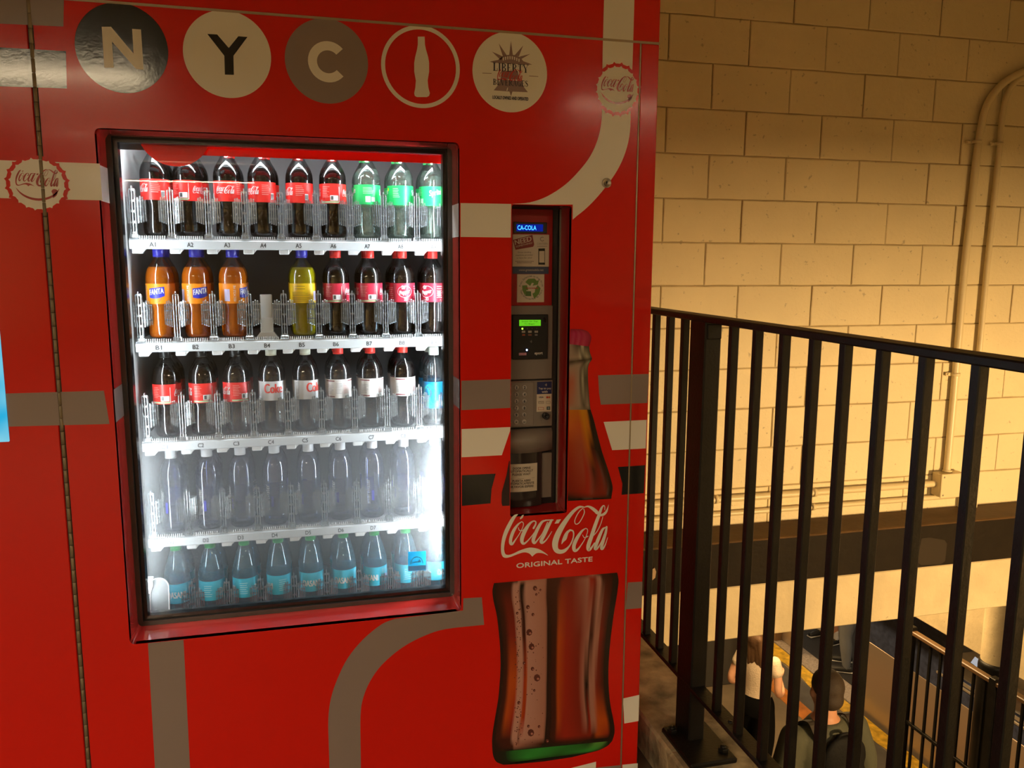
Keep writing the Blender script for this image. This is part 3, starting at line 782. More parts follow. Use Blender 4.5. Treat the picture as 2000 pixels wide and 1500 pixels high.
# --- script lettering (strokes in the zoomed tracing frame)
SCR_POLY = [
 [(345,285),(290,295),(240,340),(180,440),(130,540),(95,640),(75,740),(68,840),(75,920),(100,975),(150,993),(230,976),(330,936),(430,905),(500,910),(545,935),(577,970),(600,950),(640,920),(690,912),(760,922),(836,956),(770,900),(680,850),(580,828),(500,832),(380,870),(280,918),(220,940),(175,945),(140,930),(122,880),(120,820),(135,720),(170,610),(220,500),(270,400),(310,330)],
 [(410,300),(440,292),(422,340),(385,368),(375,350),(395,325)],
 [(975,372),(1045,365),(1005,430),(940,437)],
]
SCR_STROKE = [
 [(400,408,12),(340,455,30),(270,560,50),(228,680,50),(226,755,48),(255,765,36),(310,690,18),(370,600,12),(420,500,12),(434,440,12),(418,410,12),(398,405,12)],
 [(352,500,9),(368,545,12),(420,548,14),(470,495,18)],
 [(598,510,30),(630,450,26),(634,410,20),(600,394,20),(540,432,36),(470,530,60),(420,640,64),(408,720,54),(435,762,38),(490,728,22),(560,650,15),(610,580,10)],
 [(800,384,18),(740,405,36),(680,490,50),(620,620,56),(592,710,56),(615,752,36),(670,695,20),(740,600,15),(795,480,14),(825,415,14)],
 [(895,378,30),(840,470,52),(775,610,54),(722,715,54),(740,748,36),(800,705,20),(860,620,14),(895,562,8)],
 [(790,380,20),(915,376,18)],
 [(1425,168,14),(1345,165,36),(1250,232,50),(1150,350,66),(1050,500,84),(980,640,94),(948,760,96),(962,855,82),(1020,892,70),(1100,876,54),(1180,800,24),(1232,700,20),(1250,610,20),(1236,555,24),(1190,540,28)],
 [(1400,185,12),(1340,240,14),(1288,330,14),(1267,400,14),(1285,443,14),(1335,425,14),(1390,340,14),(1424,255,14),(1414,195,12)],
 [(1420,170,14),(1480,155,26),(1540,180,46),(1600,225,54),(1632,258,54)],
 [(1690,300,34),(1740,282,40),(1780,240,34),(1805,180,16),(1818,128,3)],
 [(1440,514,12),(1380,560,34),(1300,680,56),(1255,790,58),(1262,868,54),(1305,864,34),(1360,800,18),(1430,690,12),(1470,590,12),(1474,530,12),(1440,512,12)],
 [(1395,620,10),(1425,664,14),(1480,640,18)],
 [(1755,210,12),(1755,160,14),(1735,142,18),(1700,190,36),(1660,300,50),(1600,460,56),(1540,640,60),(1492,780,64),(1488,856,54),(1525,845,34),(1590,750,18)],
 [(1725,320,10),(1690,440,12),(1630,560,14),(1560,640,14)],
 [(1770,495,14),(1720,530,36),(1660,660,52),(1615,780,54),(1602,846,48),(1645,825,26),(1700,730,16),(1750,600,14),(1780,520,14)],
 [(1785,488,30),(1770,580,40),(1730,720,46),(1700,828,46),(1722,843,32),(1762,780,18),(1802,662,8)],
]
HOOK = [(1052,772),(1065,690),(1105,600),(1150,550),(1195,530),(1200,552),(1165,590),(1150,640),(1130,695),(1090,730)]
SO = []      # tiny depth step per stroke so that crossing strokes do not coincide
def script_tris():
    """the traced lettering as (verts2d, faces) in metres on the front plane, centred on its own middle"""
    V, Fc = [], []
    SO.clear()
    s = 8.333
    def P(x, y): return XZ(x/s+970, y/s+970, YF)
    for pl in SCR_POLY + [HOOK]:
        m_ = MB().flat([P(*p) for p in catmull(pl, 3, True)] if len(pl) > 6 else [P(*p) for p in pl], 0)
        b = len(V); V += [(v[0], v[2]) for v in m_.v]; SO.append((b, len(V))); Fc += [tuple(b+i for i in f) for f in m_.f]
    for st_ in SCR_STROKE:
        pts = catmull(st_, 5); L_, R_ = [], []
        for i, (x, y, w_) in enumerate(pts):
            a = pts[max(0,i-1)]; b = pts[min(len(pts)-1,i+1)]
            dx, dy = b[0]-a[0], b[1]-a[1]; l = math.hypot(dx, dy) or 1
            w_ = max(w_, 3); L_.append(P(x-dy/l*w_/2, y+dx/l*w_/2)); R_.append(P(x+dy/l*w_/2, y-dx/l*w_/2))
        b = len(V); k = len(L_); V += L_ + R_; SO.append((b, len(V)))
        Fc += [(b+i, b+i+1, b+k+i+1, b+k+i) for i in range(k-1)]
        for e in (0, -1):
            x, y, w_ = pts[e]; w_ = max(w_, 3)*.5
            b = len(V); V += [P(x+w_*math.cos(t*.6283), y+w_*math.sin(t*.6283)) for t in range(10)]; SO.append((b, len(V))); Fc.append(tuple(range(b, b+10)))
    cx = (min(v[0] for v in V)+max(v[0] for v in V))/2; cz = (min(v[1] for v in V)+max(v[1] for v in V))/2
    out = []
    for f in Fc:       # consistent facing
        ar = sum(V[f[i]][0]*V[f[(i+1)%len(f)]][1]-V[f[(i+1)%len(f)]][0]*V[f[i]][1] for i in range(len(f)))
        out.append(f if ar > 0 else f[::-1])
    return [(v[0]-cx, v[1]-cz) for v in V], out, (cx, cz), max(v[0] for v in V)-min(v[0] for v in V)
SV, SF, SCN, SWID = script_tris()
def script_at(cx, cz, width, Y):
    k = width/SWID; mb = MB()
    off = [0.0]*len(SV)
    for q_, (a_, b_) in enumerate(SO):
        for i in range(a_, b_): off[i] = q_*1.5e-5
    mb.add([(cx+v[0]*k, Y-off[i], cz+v[1]*k) for i, v in enumerate(SV)], SF); return mb
script_at(SCN[0], SCN[1], SWID, YD-LAY*4).build('script_lettering', V_WHITE, door)
t = MB()
a, b = XZ(1008.5, 1109, YF), XZ(1156.6, 1096, YF); top = XZ(1009, 1098, YF)
text_in(t, 'ORIGINAL TASTE', a[0], b[0], (a[1]+b[1])/2, (a[1]+b[1])/2+.0133, YD-LAY*4, bold=.0005)
t.build('original_taste_lettering', V_WHITE, door)
rc = XZ(1186.4, 1068.5, YF)
dplane('registered_mark', circle(rc[0], rc[1], .0052, 20), V_DKRED, 4, [circle(rc[0], rc[1], .0042, 20)])
# --- bottle-cap logos
def cap_logo(px_, py_, rz_, slant=0):
    c = XZ(px_, py_, YF); N = 20
    def scallop(r, amp, n_=160):
        o = []
        for k in range(n_):
            t_ = 2*math.pi*k/n_; ph = (t_*N/(2*math.pi)) % 1
            o.append((c[0]+(r+amp*max(0, 1-abs(ph-.5)*5.0))*math.cos(t_), c[1]+(r+amp*max(0, 1-abs(ph-.5)*5.0))*math.sin(t_)))
        return o
    dplane('cap_logo_rim', scallop(rz_*1.075, rz_*.075), RED, 2)
    dplane('cap_logo', scallop(rz_*.93, rz_*.065), V_WHITE, 3)
    script_at(c[0], c[1]+rz_*.24, rz_*1.5, YD-LAY*4).build('cap_logo_script', V_DKRED, door)
    # smile
    up, lo = [], []
    for k in range(25):
        u = k/24; t_ = math.radians(200+140*u); w_ = .052*rz_*math.sin(math.pi*u)**.7
        R_ = rz_*.80
        up.append((c[0]+(R_-w_)*math.cos(t_), c[1]+.10*rz_+(R_-w_)*.84*math.sin(t_)))
        lo.append((c[0]+(R_+w_)*math.cos(t_), c[1]+.10*rz_+(R_+w_)*.84*math.sin(t_)))
    dplane('cap_logo_smile', lo + up[::-1], V_DKRED, 4)
    dplane('cap_logo_tongue', catmull([(c[0]+x*rz_, c[1]+z_*rz_) for x, z_ in ((.50,-.50),(.52,-.38),(.47,-.26),(.54,-.17),(.66,-.19),(.68,-.30),(.62,-.42))], 4, True), V_DKRED, 4)
rcap = (PY(73.5, 307.7, YF).z - PY(73.5, 412, YF).z)/2
cap_logo(73.5, 360, rcap)
cap_logo(1205.5, 175, (PY(1205,130,YF).z-PY(1205,224,YF).z)/2)
# --- roundel of the bottler
CRN = mat('mauve_print', (.25,.17,.17), .3)
bl = lambda p: [XZ(x/8.333+915, y/8.333+50, YF) for x, y in p]
for ray_ in ([(380,425),(560,505),(530,570)], [(490,290),(625,490),(560,510)], [(690,250),(720,480),(660,480)], [(888,325),(820,500),(745,490)], [(1005,462),(860,545),(835,505)]):
    MB().flat(bl(ray_), YD-LAY*2).build('crown_ray', CRN, door)
MB().flat(bl([(345,590),(480,560),(545,510),(640,478),(745,480),(840,515),(890,580),(1035,635),(960,640),(400,605)]), YD-LAY*2).build('crown_band', CRN, door)
for k in range(8):
    u = k/7; x = 565+u*255; y = 545-30*math.sin(math.pi*u)+u*22
    MB().flat(bl([(x-10,y-26),(x+10,y-24),(x+7,y+26),(x-7,y+26)]), YD-LAY*3).build('crown_tooth', V_WHITE, door)
MB().flat(bl([(520,880),(860,905),(905,1010),(965,1085),(715,1075),(690,1150),(665,1075),(410,1055),(470,980)]), YD-LAY*2).build('bell_print', CRN, door)
MB().flat(bl([(540,735),(800,740),(830,880),(520,870)]), YD-LAY*2).build('bell_print', CRN, door)
MB().flat(bl([(632,1010),(642,1010),(632,1062),(615,1062)]), YD-LAY*3).build('bell_crack', V_WHITE, door)
for p in ([(225,770),(375,775),(375,785),(225,780)], [(985,815),(1135,825),(1135,835),(985,826)]): MB().flat(bl(p), YD-LAY*2).build('rule_line', CRN, door)
# serif capitals built from stems and hairlines
def serif(mb, word, x0_, x1_, z0_, z1_, Y):
    G_ = {'L':(.62,[('v',.08,1),('s',.08,0),('s',.08,1),('h',.08,.60,0),('t',.60,0,.34)]),
          'I':(.36,[('v',.10,1),('s',.10,0),('s',.10,1)]),
          'B':(.68,[('v',.08,1),('s',.08,0),('s',.08,1),('b',.26,.5,1.0,.34),('b',.26,0,.52,.38)]),
          'E':(.64,[('v',.08,1),('s',.08,0),('s',.08,1),('h',.08,.60,0),('h',.08,.58,.94),('h',.2,.46,.48),('t',.60,0,.3),('t',.58,.72,1)]),
          'R':(.72,[('v',.08,1),('s',.08,0),('s',.08,1),('b',.26,.46,1.0,.34),('d',.36,.48,.70,0,.15)]),
          'T':(.66,[('v',.24,1),('s',.24,0),('h',.02,.64,.94),('t',.10,.68,1),('t',.64,.68,1)]),
          'Y':(.72,[('d',.34,.45,.04,1,.16),('d',.36,.45,.68,1,.05),('v2',.27,.45),('s',.27,0),('s',.02,1),('s',.54,1)]),
          'V':(.72,[('d',.36,0,.04,1,.16),('d',.38,0,.66,1,.05),('s',.02,1),('s',.52,1)]),
          'A':(.72,[('d',.08,0,.36,1,.05),('d',.62,0,.36,1,.16),('h',.18,.52,.30),('s',.0,0),('s',.50,0)]),
          'G':(.72,[('c',.36,.5,.33,.18),('v3',.52,.0,.42),('h',.42,.70,.40)]),
          'S':(.60,[('S',0,0)])}
    tot = sum(G_[c_][0] for c_ in word) + .06*(len(word)-1)
    kx = (x1_-x0_)/tot; kz = z1_-z0_; cx = x0_
    for ch in word:
        wd, ops = G_[ch]
        def Pq(pts): mb.flat([(cx+a_*kx, z0_+b_*kz) for a_, b_ in pts], Y)
        for op in ops:
            k = op[0]; sw = .18
            if k == 'v': Pq([(op[1],0),(op[1]+sw,0),(op[1]+sw,1),(op[1],1)])
            elif k == 'v2': Pq([(op[1],0),(op[1]+sw,0),(op[1]+sw,op[2]),(op[1],op[2])])
            elif k == 'v3': Pq([(op[1],op[2]),(op[1]+.16,op[2]),(op[1]+.16,op[3]),(op[1],op[3])])
            elif k == 's':
                zz = 0 if op[2] == 0 else .94
                Pq([(op[1]-.07,zz),(op[1]+sw+.07,zz),(op[1]+sw+.07,zz+.06),(op[1]-.07,zz+.06)])
            elif k == 'h': Pq([(op[1],op[3]),(op[2],op[3]),(op[2],op[3]+.065),(op[1],op[3]+.065)])
            elif k == 't': Pq([(op[1]-.05,op[2]),(op[1],op[2]),(op[1],op[3]),(op[1]-.05,op[3])])
            elif k == 'd':
                _, xa, za_, xb, zb2, th = op; Pq([(xa-th/2,za_),(xa+th/2,za_),(xb+th/2,zb2),(xb-th/2,zb2)] if za_ < zb2 else [(xb-th/2,zb2),(xb+th/2,zb2),(xa+th/2,za_),(xa-th/2,za_)])
            elif k == 'b':
                _, xa, za_, zb2, dep = op; m_ = (za_+zb2)/2; h_ = (zb2-za_)/2
                o = [(xa+dep*math.sin(t_*math.pi/10), m_+h_*math.cos(t_*math.pi/10)) for t_ in range(11)]
                i_ = [(xa+(dep-.15)*math.sin(t_*math.pi/10), m_+(h_-.06)*math.cos(t_*math.pi/10)) for t_ in range(11)]
                Pq(o + i_[::-1])
            elif k == 'c':
                _, a_, b_, ro, ri = op
                o = [(a_+.34*math.cos(math.radians(35+t_*29)), b_+.5*math.sin(math.radians(35+t_*29))) for t_ in range(11)]
                i_ = [(a_+.17*math.cos(math.radians(35+t_*29)), b_+.44*math.sin(math.radians(35+t_*29))) for t_ in range(11)]
                Pq(o + i_[::-1])
            elif k == 'S':
                pts = catmull([(.50,.80,.05),(.40,.93,.07),(.24,.95,.08),(.12,.84,.12),(.16,.68,.16),(.34,.52,.18),(.47,.34,.16),(.48,.16,.11),(.34,.05,.07),(.16,.07,.07),(.06,.22,.05)], 4)
                l_, r_ = [], []
                for i in range(len(pts)):
                    a_, b_ = pts[max(0,i-1)], pts[min(len(pts)-1,i+1)]; dx, dz = b_[0]-a_[0], b_[1]-a_[1]; q_ = math.hypot(dx,dz) or 1
                    l_.append((pts[i][0]-dz/q_*pts[i][2]/2, pts[i][1]+dx/q_*pts[i][2]/2)); r_.append((pts[i][0]+dz/q_*pts[i][2]/2, pts[i][1]-dx/q_*pts[i][2]/2))
                Pq(l_ + r_[::-1])
        cx += (wd+.06)*kx
    return mb
NAVY = mat('navy_print', (.012,.012,.03), .3)
A, B = bl([(398,655)])[0], bl([(972,680)])[0]; hz_ = .0115
serif(MB(), 'LIBERTY', A[0], B[0], cl[1]+.0012, cl[1]+.0205, YD-LAY*3).build('liberty_lettering', NAVY, door)
zl1 = bl([(400,700)])[0][1]; 
script_at(*( (bl([(672,806)])[0][0], bl([(672,806)])[0][1]) ), bl([(880,806)])[0][0]-bl([(470,806)])[0][0], YD-LAY*4).build('roundel_script', mat('bright_red_print', (.5,.02,.02), .3), door)
zb1 = bl([(680,982)])[0][1]
serif(MB(), 'BEVERAGES', A[0], B[0], zb1, zb1+.0145, YD-LAY*3).build('beverages_lettering', NAVY, door)
zb2 = bl([(680,1208)])[0][1]
text_in(MB(), 'LOCALLY OWNED AND OPERATED', bl([(390,1180)])[0][0], bl([(972,1180)])[0][0], zb2, zb2+.0078, YD-LAY*3, bold=.0003).build('owned_lettering', NAVY, door)
# --- large printed bottle: photo print built as a coloured mesh
def print_mesh(name, left, right, stops, lay, nu=40):
    """left/right: list of (x,y) px edges from top to bottom (same count); stops: list of rows (v, [(u, rgb), ...])"""
    me_v, me_f, cols = [], [], []
    nv = len(left)
    for j in range(nv):
        v = j/(nv-1)
        for r_i in range(len(stops)-1):
            if stops[r_i][0] <= v <= stops[r_i+1][0]: break
        ra, rb_ = stops[r_i], stops[r_i+1]; tv = (v-ra[0])/(rb_[0]-ra[0])
        def ev(row, u):
            for a_, b_ in zip(row, row[1:]):
                if a_[0] <= u <= b_[0]:
                    t_ = (u-a_[0])/max(1e-6, b_[0]-a_[0]); return [a_[1][k]+(b_[1][k]-a_[1][k])*t_ for k in range(3)]
            return list(row[-1][1])
        for i in range(nu+1):
            u = i/nu; x = left[j][0]+(right[j][0]-left[j][0])*u; y = left[j][1]+(right[j][1]-left[j][1])*u
            X, Z = XZ(x, y, YF); me_v.append((X, YD-LAY*lay, Z))
            c1_, c2_ = ev(ra[1], u), ev(rb_[1], u); cols.append([c1_[k]+(c2_[k]-c1_[k])*tv for k in range(3)])
    for j in range(nv-1):
        for i in range(nu):
            a_ = j*(nu+1)+i; me_f.append((a_, a_+nu+1, a_+nu+2, a_+1))
    me = bpy.data.meshes.new(name); me.from_pydata(me_v, [], me_f); me.update()
    at = me.color_attributes.new('ink', 'FLOAT_COLOR', 'POINT')
    for i, c_ in enumerate(cols): at.data[i].color = (*c_, 1)
    me.materials.append(INKM); return link(name, me, door)
INKM = bpy.data.materials.new('photo_print_ink'); INKM.use_nodes = True
_a = INKM.node_tree.nodes.new('ShaderNodeAttribute'); _a.attribute_name = 'ink'
INKM.node_tree.links.new(_a.outputs['Color'], INKM.node_tree.nodes['Principled BSDF'].inputs['Base Color'])
INKM.node_tree.nodes['Principled BSDF'].inputs['Roughness'].default_value = .2
INKM.node_tree.nodes['Principled BSDF'].inputs['Coat Weight'].default_value = .2
def resample(pts, ys):
    out = []
    for y in ys:
        for a_, b_ in zip(pts, pts[1:]):
            if a_[1] <= y <= b_[1]: break
        t_ = (y-a_[1])/max(1e-6, b_[1]-a_[1]); out.append(a_[0]+(b_[0]-a_[0])*t_)
    return out
K = (.02,.010,.006); DB = (.055,.012,.006); MR = (.20,.018,.008); OR = (.42,.07,.008); PK = (.36,.16,.12); LP = (.46,.24,.20); RD = (.30,.02,.008); GN = (.02,.12,.02); DG = (.012,.02,.008)
b8 = lambda p: zm(p, 3.75, 930, 1100)
# lower body: edges sampled from straight to bottom, the print leans with the panel's perspective
Lp = catmull(b8([(130,145),(119,200),(126,270),(150,380),(165,500),(175,620),(178,760),(170,900),(160,1000),(140,1120),(122,1230),(116,1310),(120,1385)]), 5)
Rp = catmull(b8([(1032,68),(1042,130),(1030,235),(1010,355),(990,500),(975,650),(968,800),(973,950),(985,1050),(1005,1150),(1013,1215),(1010,1255),(996,1300)]), 5)
nv = 90
def along(p, n_):
    o = []
    for j in range(n_):
        s_ = j/(n_-1)*(len(p)-1); i = min(int(s_), len(p)-2); t_ = s_-i
        o.append((p[i][0]+(p[i+1][0]-p[i][0])*t_, p[i][1]+(p[i+1][1]-p[i][1])*t_))
    return o
def row(*a): return [(u, c_) for u, c_ in a]
body_stops = [
 (0.00, row((0,K),(.04,DB),(.14,DB),(.19,K),(.20,PK),(.42,PK),(.43,DB),(.56,DB),(.58,MR),(.75,MR),(.80,PK),(.86,DB),(1,K))),
 (0.05, row((0,K),(.06,DB),(.15,DB),(.165,LP),(.21,LP),(.215,K),(.25,K),(.26,LP),(.42,PK),(.43,DB),(.53,DB),(.55,MR),(.64,MR),(.76,PK),(.78,RD),(.82,MR),(.83,PK),(.86,LP),(.87,DB),(.95,DB),(.96,K),(1,K))),
 (0.35, row((0,K),(.06,DB),(.10,MR),(.145,MR),(.16,LP),(.20,LP),(.205,DB),(.235,DB),(.245,LP),(.42,PK),(.43,K),(.51,DB),(.53,OR),(.60,RD),(.72,MR),(.80,PK),(.81,DB),(.84,DB),(.85,PK),(.89,PK),(.90,MR),(.95,DB),(.96,K),(1,K))),
 (0.55, row((0,K),(.06,DB),(.09,OR),(.15,OR),(.165,LP),(.21,LP),(.215,RD),(.25,OR),(.255,LP),(.42,PK),(.43,K),(.51,DB),(.53,OR),(.60,RD),(.72,MR),(.77,PK),(.78,K),(.81,K),(.82,PK),(.87,PK),(.88,MR),(.95,DB),(.96,K),(1,K))),
 (0.75, row((0,K),(.06,DB),(.09,OR),(.15,RD),(.165,LP),(.21,LP),(.215,OR),(.25,RD),(.255,LP),(.42,PK),(.43,K),(.51,DB),(.53,OR),(.57,RD),(.72,MR),(.77,PK),(.78,DB),(.80,RD),(.81,PK),(.85,PK),(.86,OR),(.94,OR),(.96,K),(1,K))),
 (0.90, row((0,K),(.06,DB),(.15,DB),(.165,LP),(.20,LP),(.205,DB),(.23,LP),(.42,PK),(.43,K),(.51,DB),(.53,MR),(.60,RD),(.75,MR),(.80,MR),(.83,DB),(.86,OR),(.95,MR),(.96,K),(1,K))),
 (0.955, row((0,K),(.1,DB),(.17,DB),(.18,PK),(.40,DB),(.42,K),(.6,DB),(.7,DB),(.84,K),(1,K))),
 (1.00, row((0,K),(.3,DG),(.7,DG),(1,K)))]
print_mesh('bottle_print', along(Lp, nv), along(Rp, nv), body_stops, 1, nu=90)
# green glass foot
Lf = catmull(b8([(120,1385),(128,1420),(150,1455),(200,1475)]), 5); Rf = catmull(b8([(996,1300),(960,1338),(900,1368),(860,1380)]), 5)
GB = (.03,.26,.04)
print_mesh('bottle_print', along(Lf, 14), along(Rf, 14), [(0, row((0,K),(.12,DG),(.16,GN),(.4,GB),(.7,GN),(.83,DG),(.84,(.10,.26,.05)),(.93,(.10,.26,.05)),(.96,DG),(1,K))), (.55, row((0,K),(.1,DG),(.3,GB),(.6,GN),(.9,GB),(1,K))), (1, row((0,K),(.5,DG),(1,K)))], 1, nu=30)
decal('bottle_print', b8([(200,1475),(300,1470),(500,1450),(700,1420),(860,1380),(700,1402),(500,1428),(300,1455)]), mat('print_black', (.015,.012,.008), .2), 1)
# upper body on the right of the payment recess
b4 = lambda p: zm(p, 4.054, 1090, 630)
GL = (.30,.22,.17); GD = (.07,.06,.04); CP = (.34,.012,.06)
print_mesh('bottle_print', along(b4([(97,50),(96,80),(94,120),(90,170)]), 14), along(catmull(b4([(185,52),(235,70),(262,110),(258,150),(246,190)]), 3), 14),
   [(0, row((0,(.25,.012,.03)),(1,(.22,.01,.03)))), (.35, row((0,CP),(.2,(.42,.03,.10)),(.3,CP),(.45,(.42,.04,.10)),(.55,CP),(.7,(.40,.03,.08)),(1,(.25,.01,.03)))), (1, row((0,CP),(.15,(.42,.06,.12)),(.25,CP),(.42,(.44,.06,.12)),(.5,CP),(.68,(.42,.05,.1)),(.8,CP),(1,(.2,.01,.02))))], 1, nu=24)
print_mesh('bottle_print', along(b4([(90,170),(88,300),(88,420),(87,560),(87,690)]), 30), along(catmull(b4([(246,190),(252,240),(268,290),(240,335),(236,420),(242,540),(250,640),(257,690)]), 3), 30),
   [(0, row((0,GL),(.35,GD),(.55,GD),(.6,(.45,.4,.3)),(.7,(.4,.36,.28)),(.75,GD),(1,GD))), (.22, row((0,GL),(.4,GL),(.5,(.45,.4,.3)),(.6,GD),(.8,(.35,.3,.2)),(1,GD))), (.28, row((0,K),(.3,GD),(.5,K),(.8,GD),(1,K))), (.36, row((0,GL),(.5,GL),(.7,GD),(.9,(.3,.26,.18)),(1,GD))),
    (.6, row((0,(.38,.11,.06)),(.2,(.40,.13,.08)),(.5,GL),(.6,GD),(.72,(.4,.36,.26)),(.8,GD),(1,GD))), (.9, row((0,(.36,.14,.08)),(.5,GL),(.7,GD),(.9,GL),(1,GD))), (1, row((0,GL),(.6,(.2,.15,.1)),(1,GD)))], 1, nu=24)
print_mesh('bottle_print', along(b4([(87,690),(84,900),(80,1150),(75,1412)]), 50), along(catmull(b4([(257,690),(282,770),(315,900),(350,1030),(400,1180),(430,1290),(428,1340),(420,1395)]), 3), 50),
   [(0, row((0,(.50,.15,.01)),(.4,(.46,.13,.008)),(.6,(.52,.22,.01)),(.8,(.5,.2,.01)),(.86,K),(1,K))), (.2, row((0,(.52,.12,.02)),(.4,(.46,.09,.02)),(.6,(.52,.20,.008)),(.75,(.5,.16,.01)),(.82,K),(1,K))), (.4, row((0,(.36,.05,.012)),(.4,(.33,.07,.03)),(.6,(.45,.12,.01)),(.7,DB),(.8,K),(1,K))),
    (.6, row((0,RD),(.35,(.33,.06,.03)),(.42,(.36,.02,.01)),(.5,(.3,.05,.03)),(.6,DB),(.75,MR),(.82,(.12,.05,.04)),(.86,DB),(1,K))), (.9, row((0,MR),(.40,RD),(.46,(.36,.02,.01)),(.54,(.25,.06,.04)),(.62,MR),(.86,MR),(.90,(.10,.06,.05)),(.94,K),(1,K))), (.955, row((0,DB),(.5,MR),(.9,DB),(1,K))), (.975, row((0,K),(.3,K),(.4,(.08,.05,.04)),(.55,(.08,.05,.04)),(.6,K),(1,K))), (1, row((0,K),(1,K)))], 1, nu=40)
decal('bottle_print', [(994,900),(989,928),(980,961),(979.5,982),(981,988),(995.5,987.5),(995.5,900)], mat('print_dark', (.03,.014,.016), .2), 1)
# printed condensation droplets
dr = MB(); rnd = random.Random(11)
DROP = mat('print_droplet', (.10,.03,.025), .2); dr2 = MB()
def drop(x, y, r_):
    o = [XZ(x+r_*math.cos(t_*.7854), y+r_*1.15*math.sin(t_*.7854), YF) for t_ in range(8)]
    dr.flat(o, YD-LAY*2)
    if r_ > 1.3: dr2.flat([XZ(x+r_*.3+r_*.4*math.cos(t_*1.0472), y+r_*.3+r_*.4*math.sin(t_*1.0472), YF) for t_ in range(6)], YD-LAY*3)
for (x, y, r_) in ((430,182,16),(378,320,14),(415,375,11),(388,505,22),(405,610,22),(445,838,24),(412,772,13),(425,930,9),(400,1240,24),(470,195,8),(300,365,10),(312,1020,12),(460,1195,10),(382,1192,10),(520,1300,12),(350,730,10),(440,228,9)):
    p = b8([(x,y)])[0]; drop(p[0], p[1], r_/3.75)
for _ in range(150):
    x = rnd.choice((rnd.uniform(280,335), rnd.uniform(350,500))); y = rnd.uniform(190,1330)
    if rnd.random() < .55: x = rnd.uniform(285,330); 
    p = b8([(x,y)])[0]; drop(p[0], p[1], rnd.uniform(.4,1.2))
tag(dr.build('printed_droplets', DROP, door), kind='stuff')
tag(dr2.build('printed_droplets', mat('print_droplet_light', (.40,.16,.13), .2), door), kind='stuff')
# --- lock on the door
lc = XZ(1184.5, 357.5, YF)
lk = MB().lathe([(.0125,.004),(.0125,-.003),(.011,-.0045),(.0095,-.0045),(.0088,-.002),(0,-.002)], 20, lc[0], YF, lc[1], axis='y').build('lock', STEEL, door)
MB().box(lc[0]-.0012, lc[0]+.0012, YF-.0034, YF-.0019, lc[1]-.003, lc[1]+.003).lathe([(0,-.0034),(.0022,-.0034),(.0022,-.0019)], 10, lc[0], YF, lc[1]+.002, axis='y').build('keyhole', BLACKP, lk)
# --- advertising screen at the left
sx = PY(9, 750, YF).x; szb = PY(9, 862.5, YF).z
scm = bpy.data.materials.new('lit_screen'); scm.use_nodes = True; nt = scm.node_tree; nt.nodes.clear()
_e = nt.nodes.new('ShaderNodeEmission'); _o = nt.nodes.new('ShaderNodeOutputMaterial'); _n = nt.nodes.new('ShaderNodeTexNoise'); _g = nt.nodes.new('ShaderNodeNewGeometry'); _c = nt.nodes.new('ShaderNodeValToRGB')
_n.inputs['Scale'].default_value = 7; nt.links.new(_g.outputs['Position'], _n.inputs['Vector']); nt.links.new(_n.outputs['Fac'], _c.inputs['Fac'])
_c.color_ramp.elements[0].color = (.02,.42,.72,1); _c.color_ramp.elements[0].position = .4; _c.color_ramp.elements[1].color = (.45,.85,.85,1); _c.color_ramp.elements[1].position = .7
nt.links.new(_c.outputs['Color'], _e.inputs[0]); _e.inputs[1].default_value = 1.0; nt.links.new(_e.outputs[0], _o.inputs[0])
sp = part(MB().bbox(sx-.62, sx, YF-.004, YF+.002, szb, szb+.42, .001), 'display_screen', scm)
# --- sticker on the glass
ys_ = YGL - .0012
en = MB().flat([XZ(x, y, ys_) for x, y in ((797,1078),(832,1076),(832,1113),(797,1116))], ys_)
es = part(en, 'energy_sticker', juice('cyan_sticker', (.03,.45,.85), .75))
st2 = MB().flat([XZ(x, y, ys_) for x, y in ((797.5,1106),(831.5,1103.5),(831.5,1112.4),(797.5,1115.4))], ys_-.0003)
c_ = XZ(814, 1101, ys_)
for k in range(12):
    t0, t1 = math.pi*k/12, math.pi*(k+1)/12
    st2.flat([(c_[0]+.0175*math.cos(t0), c_[1]+.021*math.sin(t0)), (c_[0]+.0175*math.cos(t1), c_[1]+.021*math.sin(t1)), (c_[0]+.016*math.cos(t1), c_[1]+.019*math.sin(t1)), (c_[0]+.016*math.cos(t0), c_[1]+.019*math.sin(t0))], ys_-.0003)
# star and swoosh mark
stp = []
for k in range(10):
    r_ = .006 if k % 2 == 0 else .0026; stp.append((c_[0]+.008+r_*math.sin(k*math.pi/5), c_[1]+.007+r_*math.cos(k*math.pi/5)))
st2.flat(stp, ys_-.0004); st2.flat(catmull([(c_[0]-.016,c_[1]+.001),(c_[0]-.006,c_[1]+.006),(c_[0]+.006,c_[1]+.006),(c_[0]+.006,c_[1]+.004),(c_[0]-.006,c_[1]+.004)], 3, True), ys_-.0004)
st2.build('sticker_print', juice('sticker_white', (.6,.85,.92), .75), es)
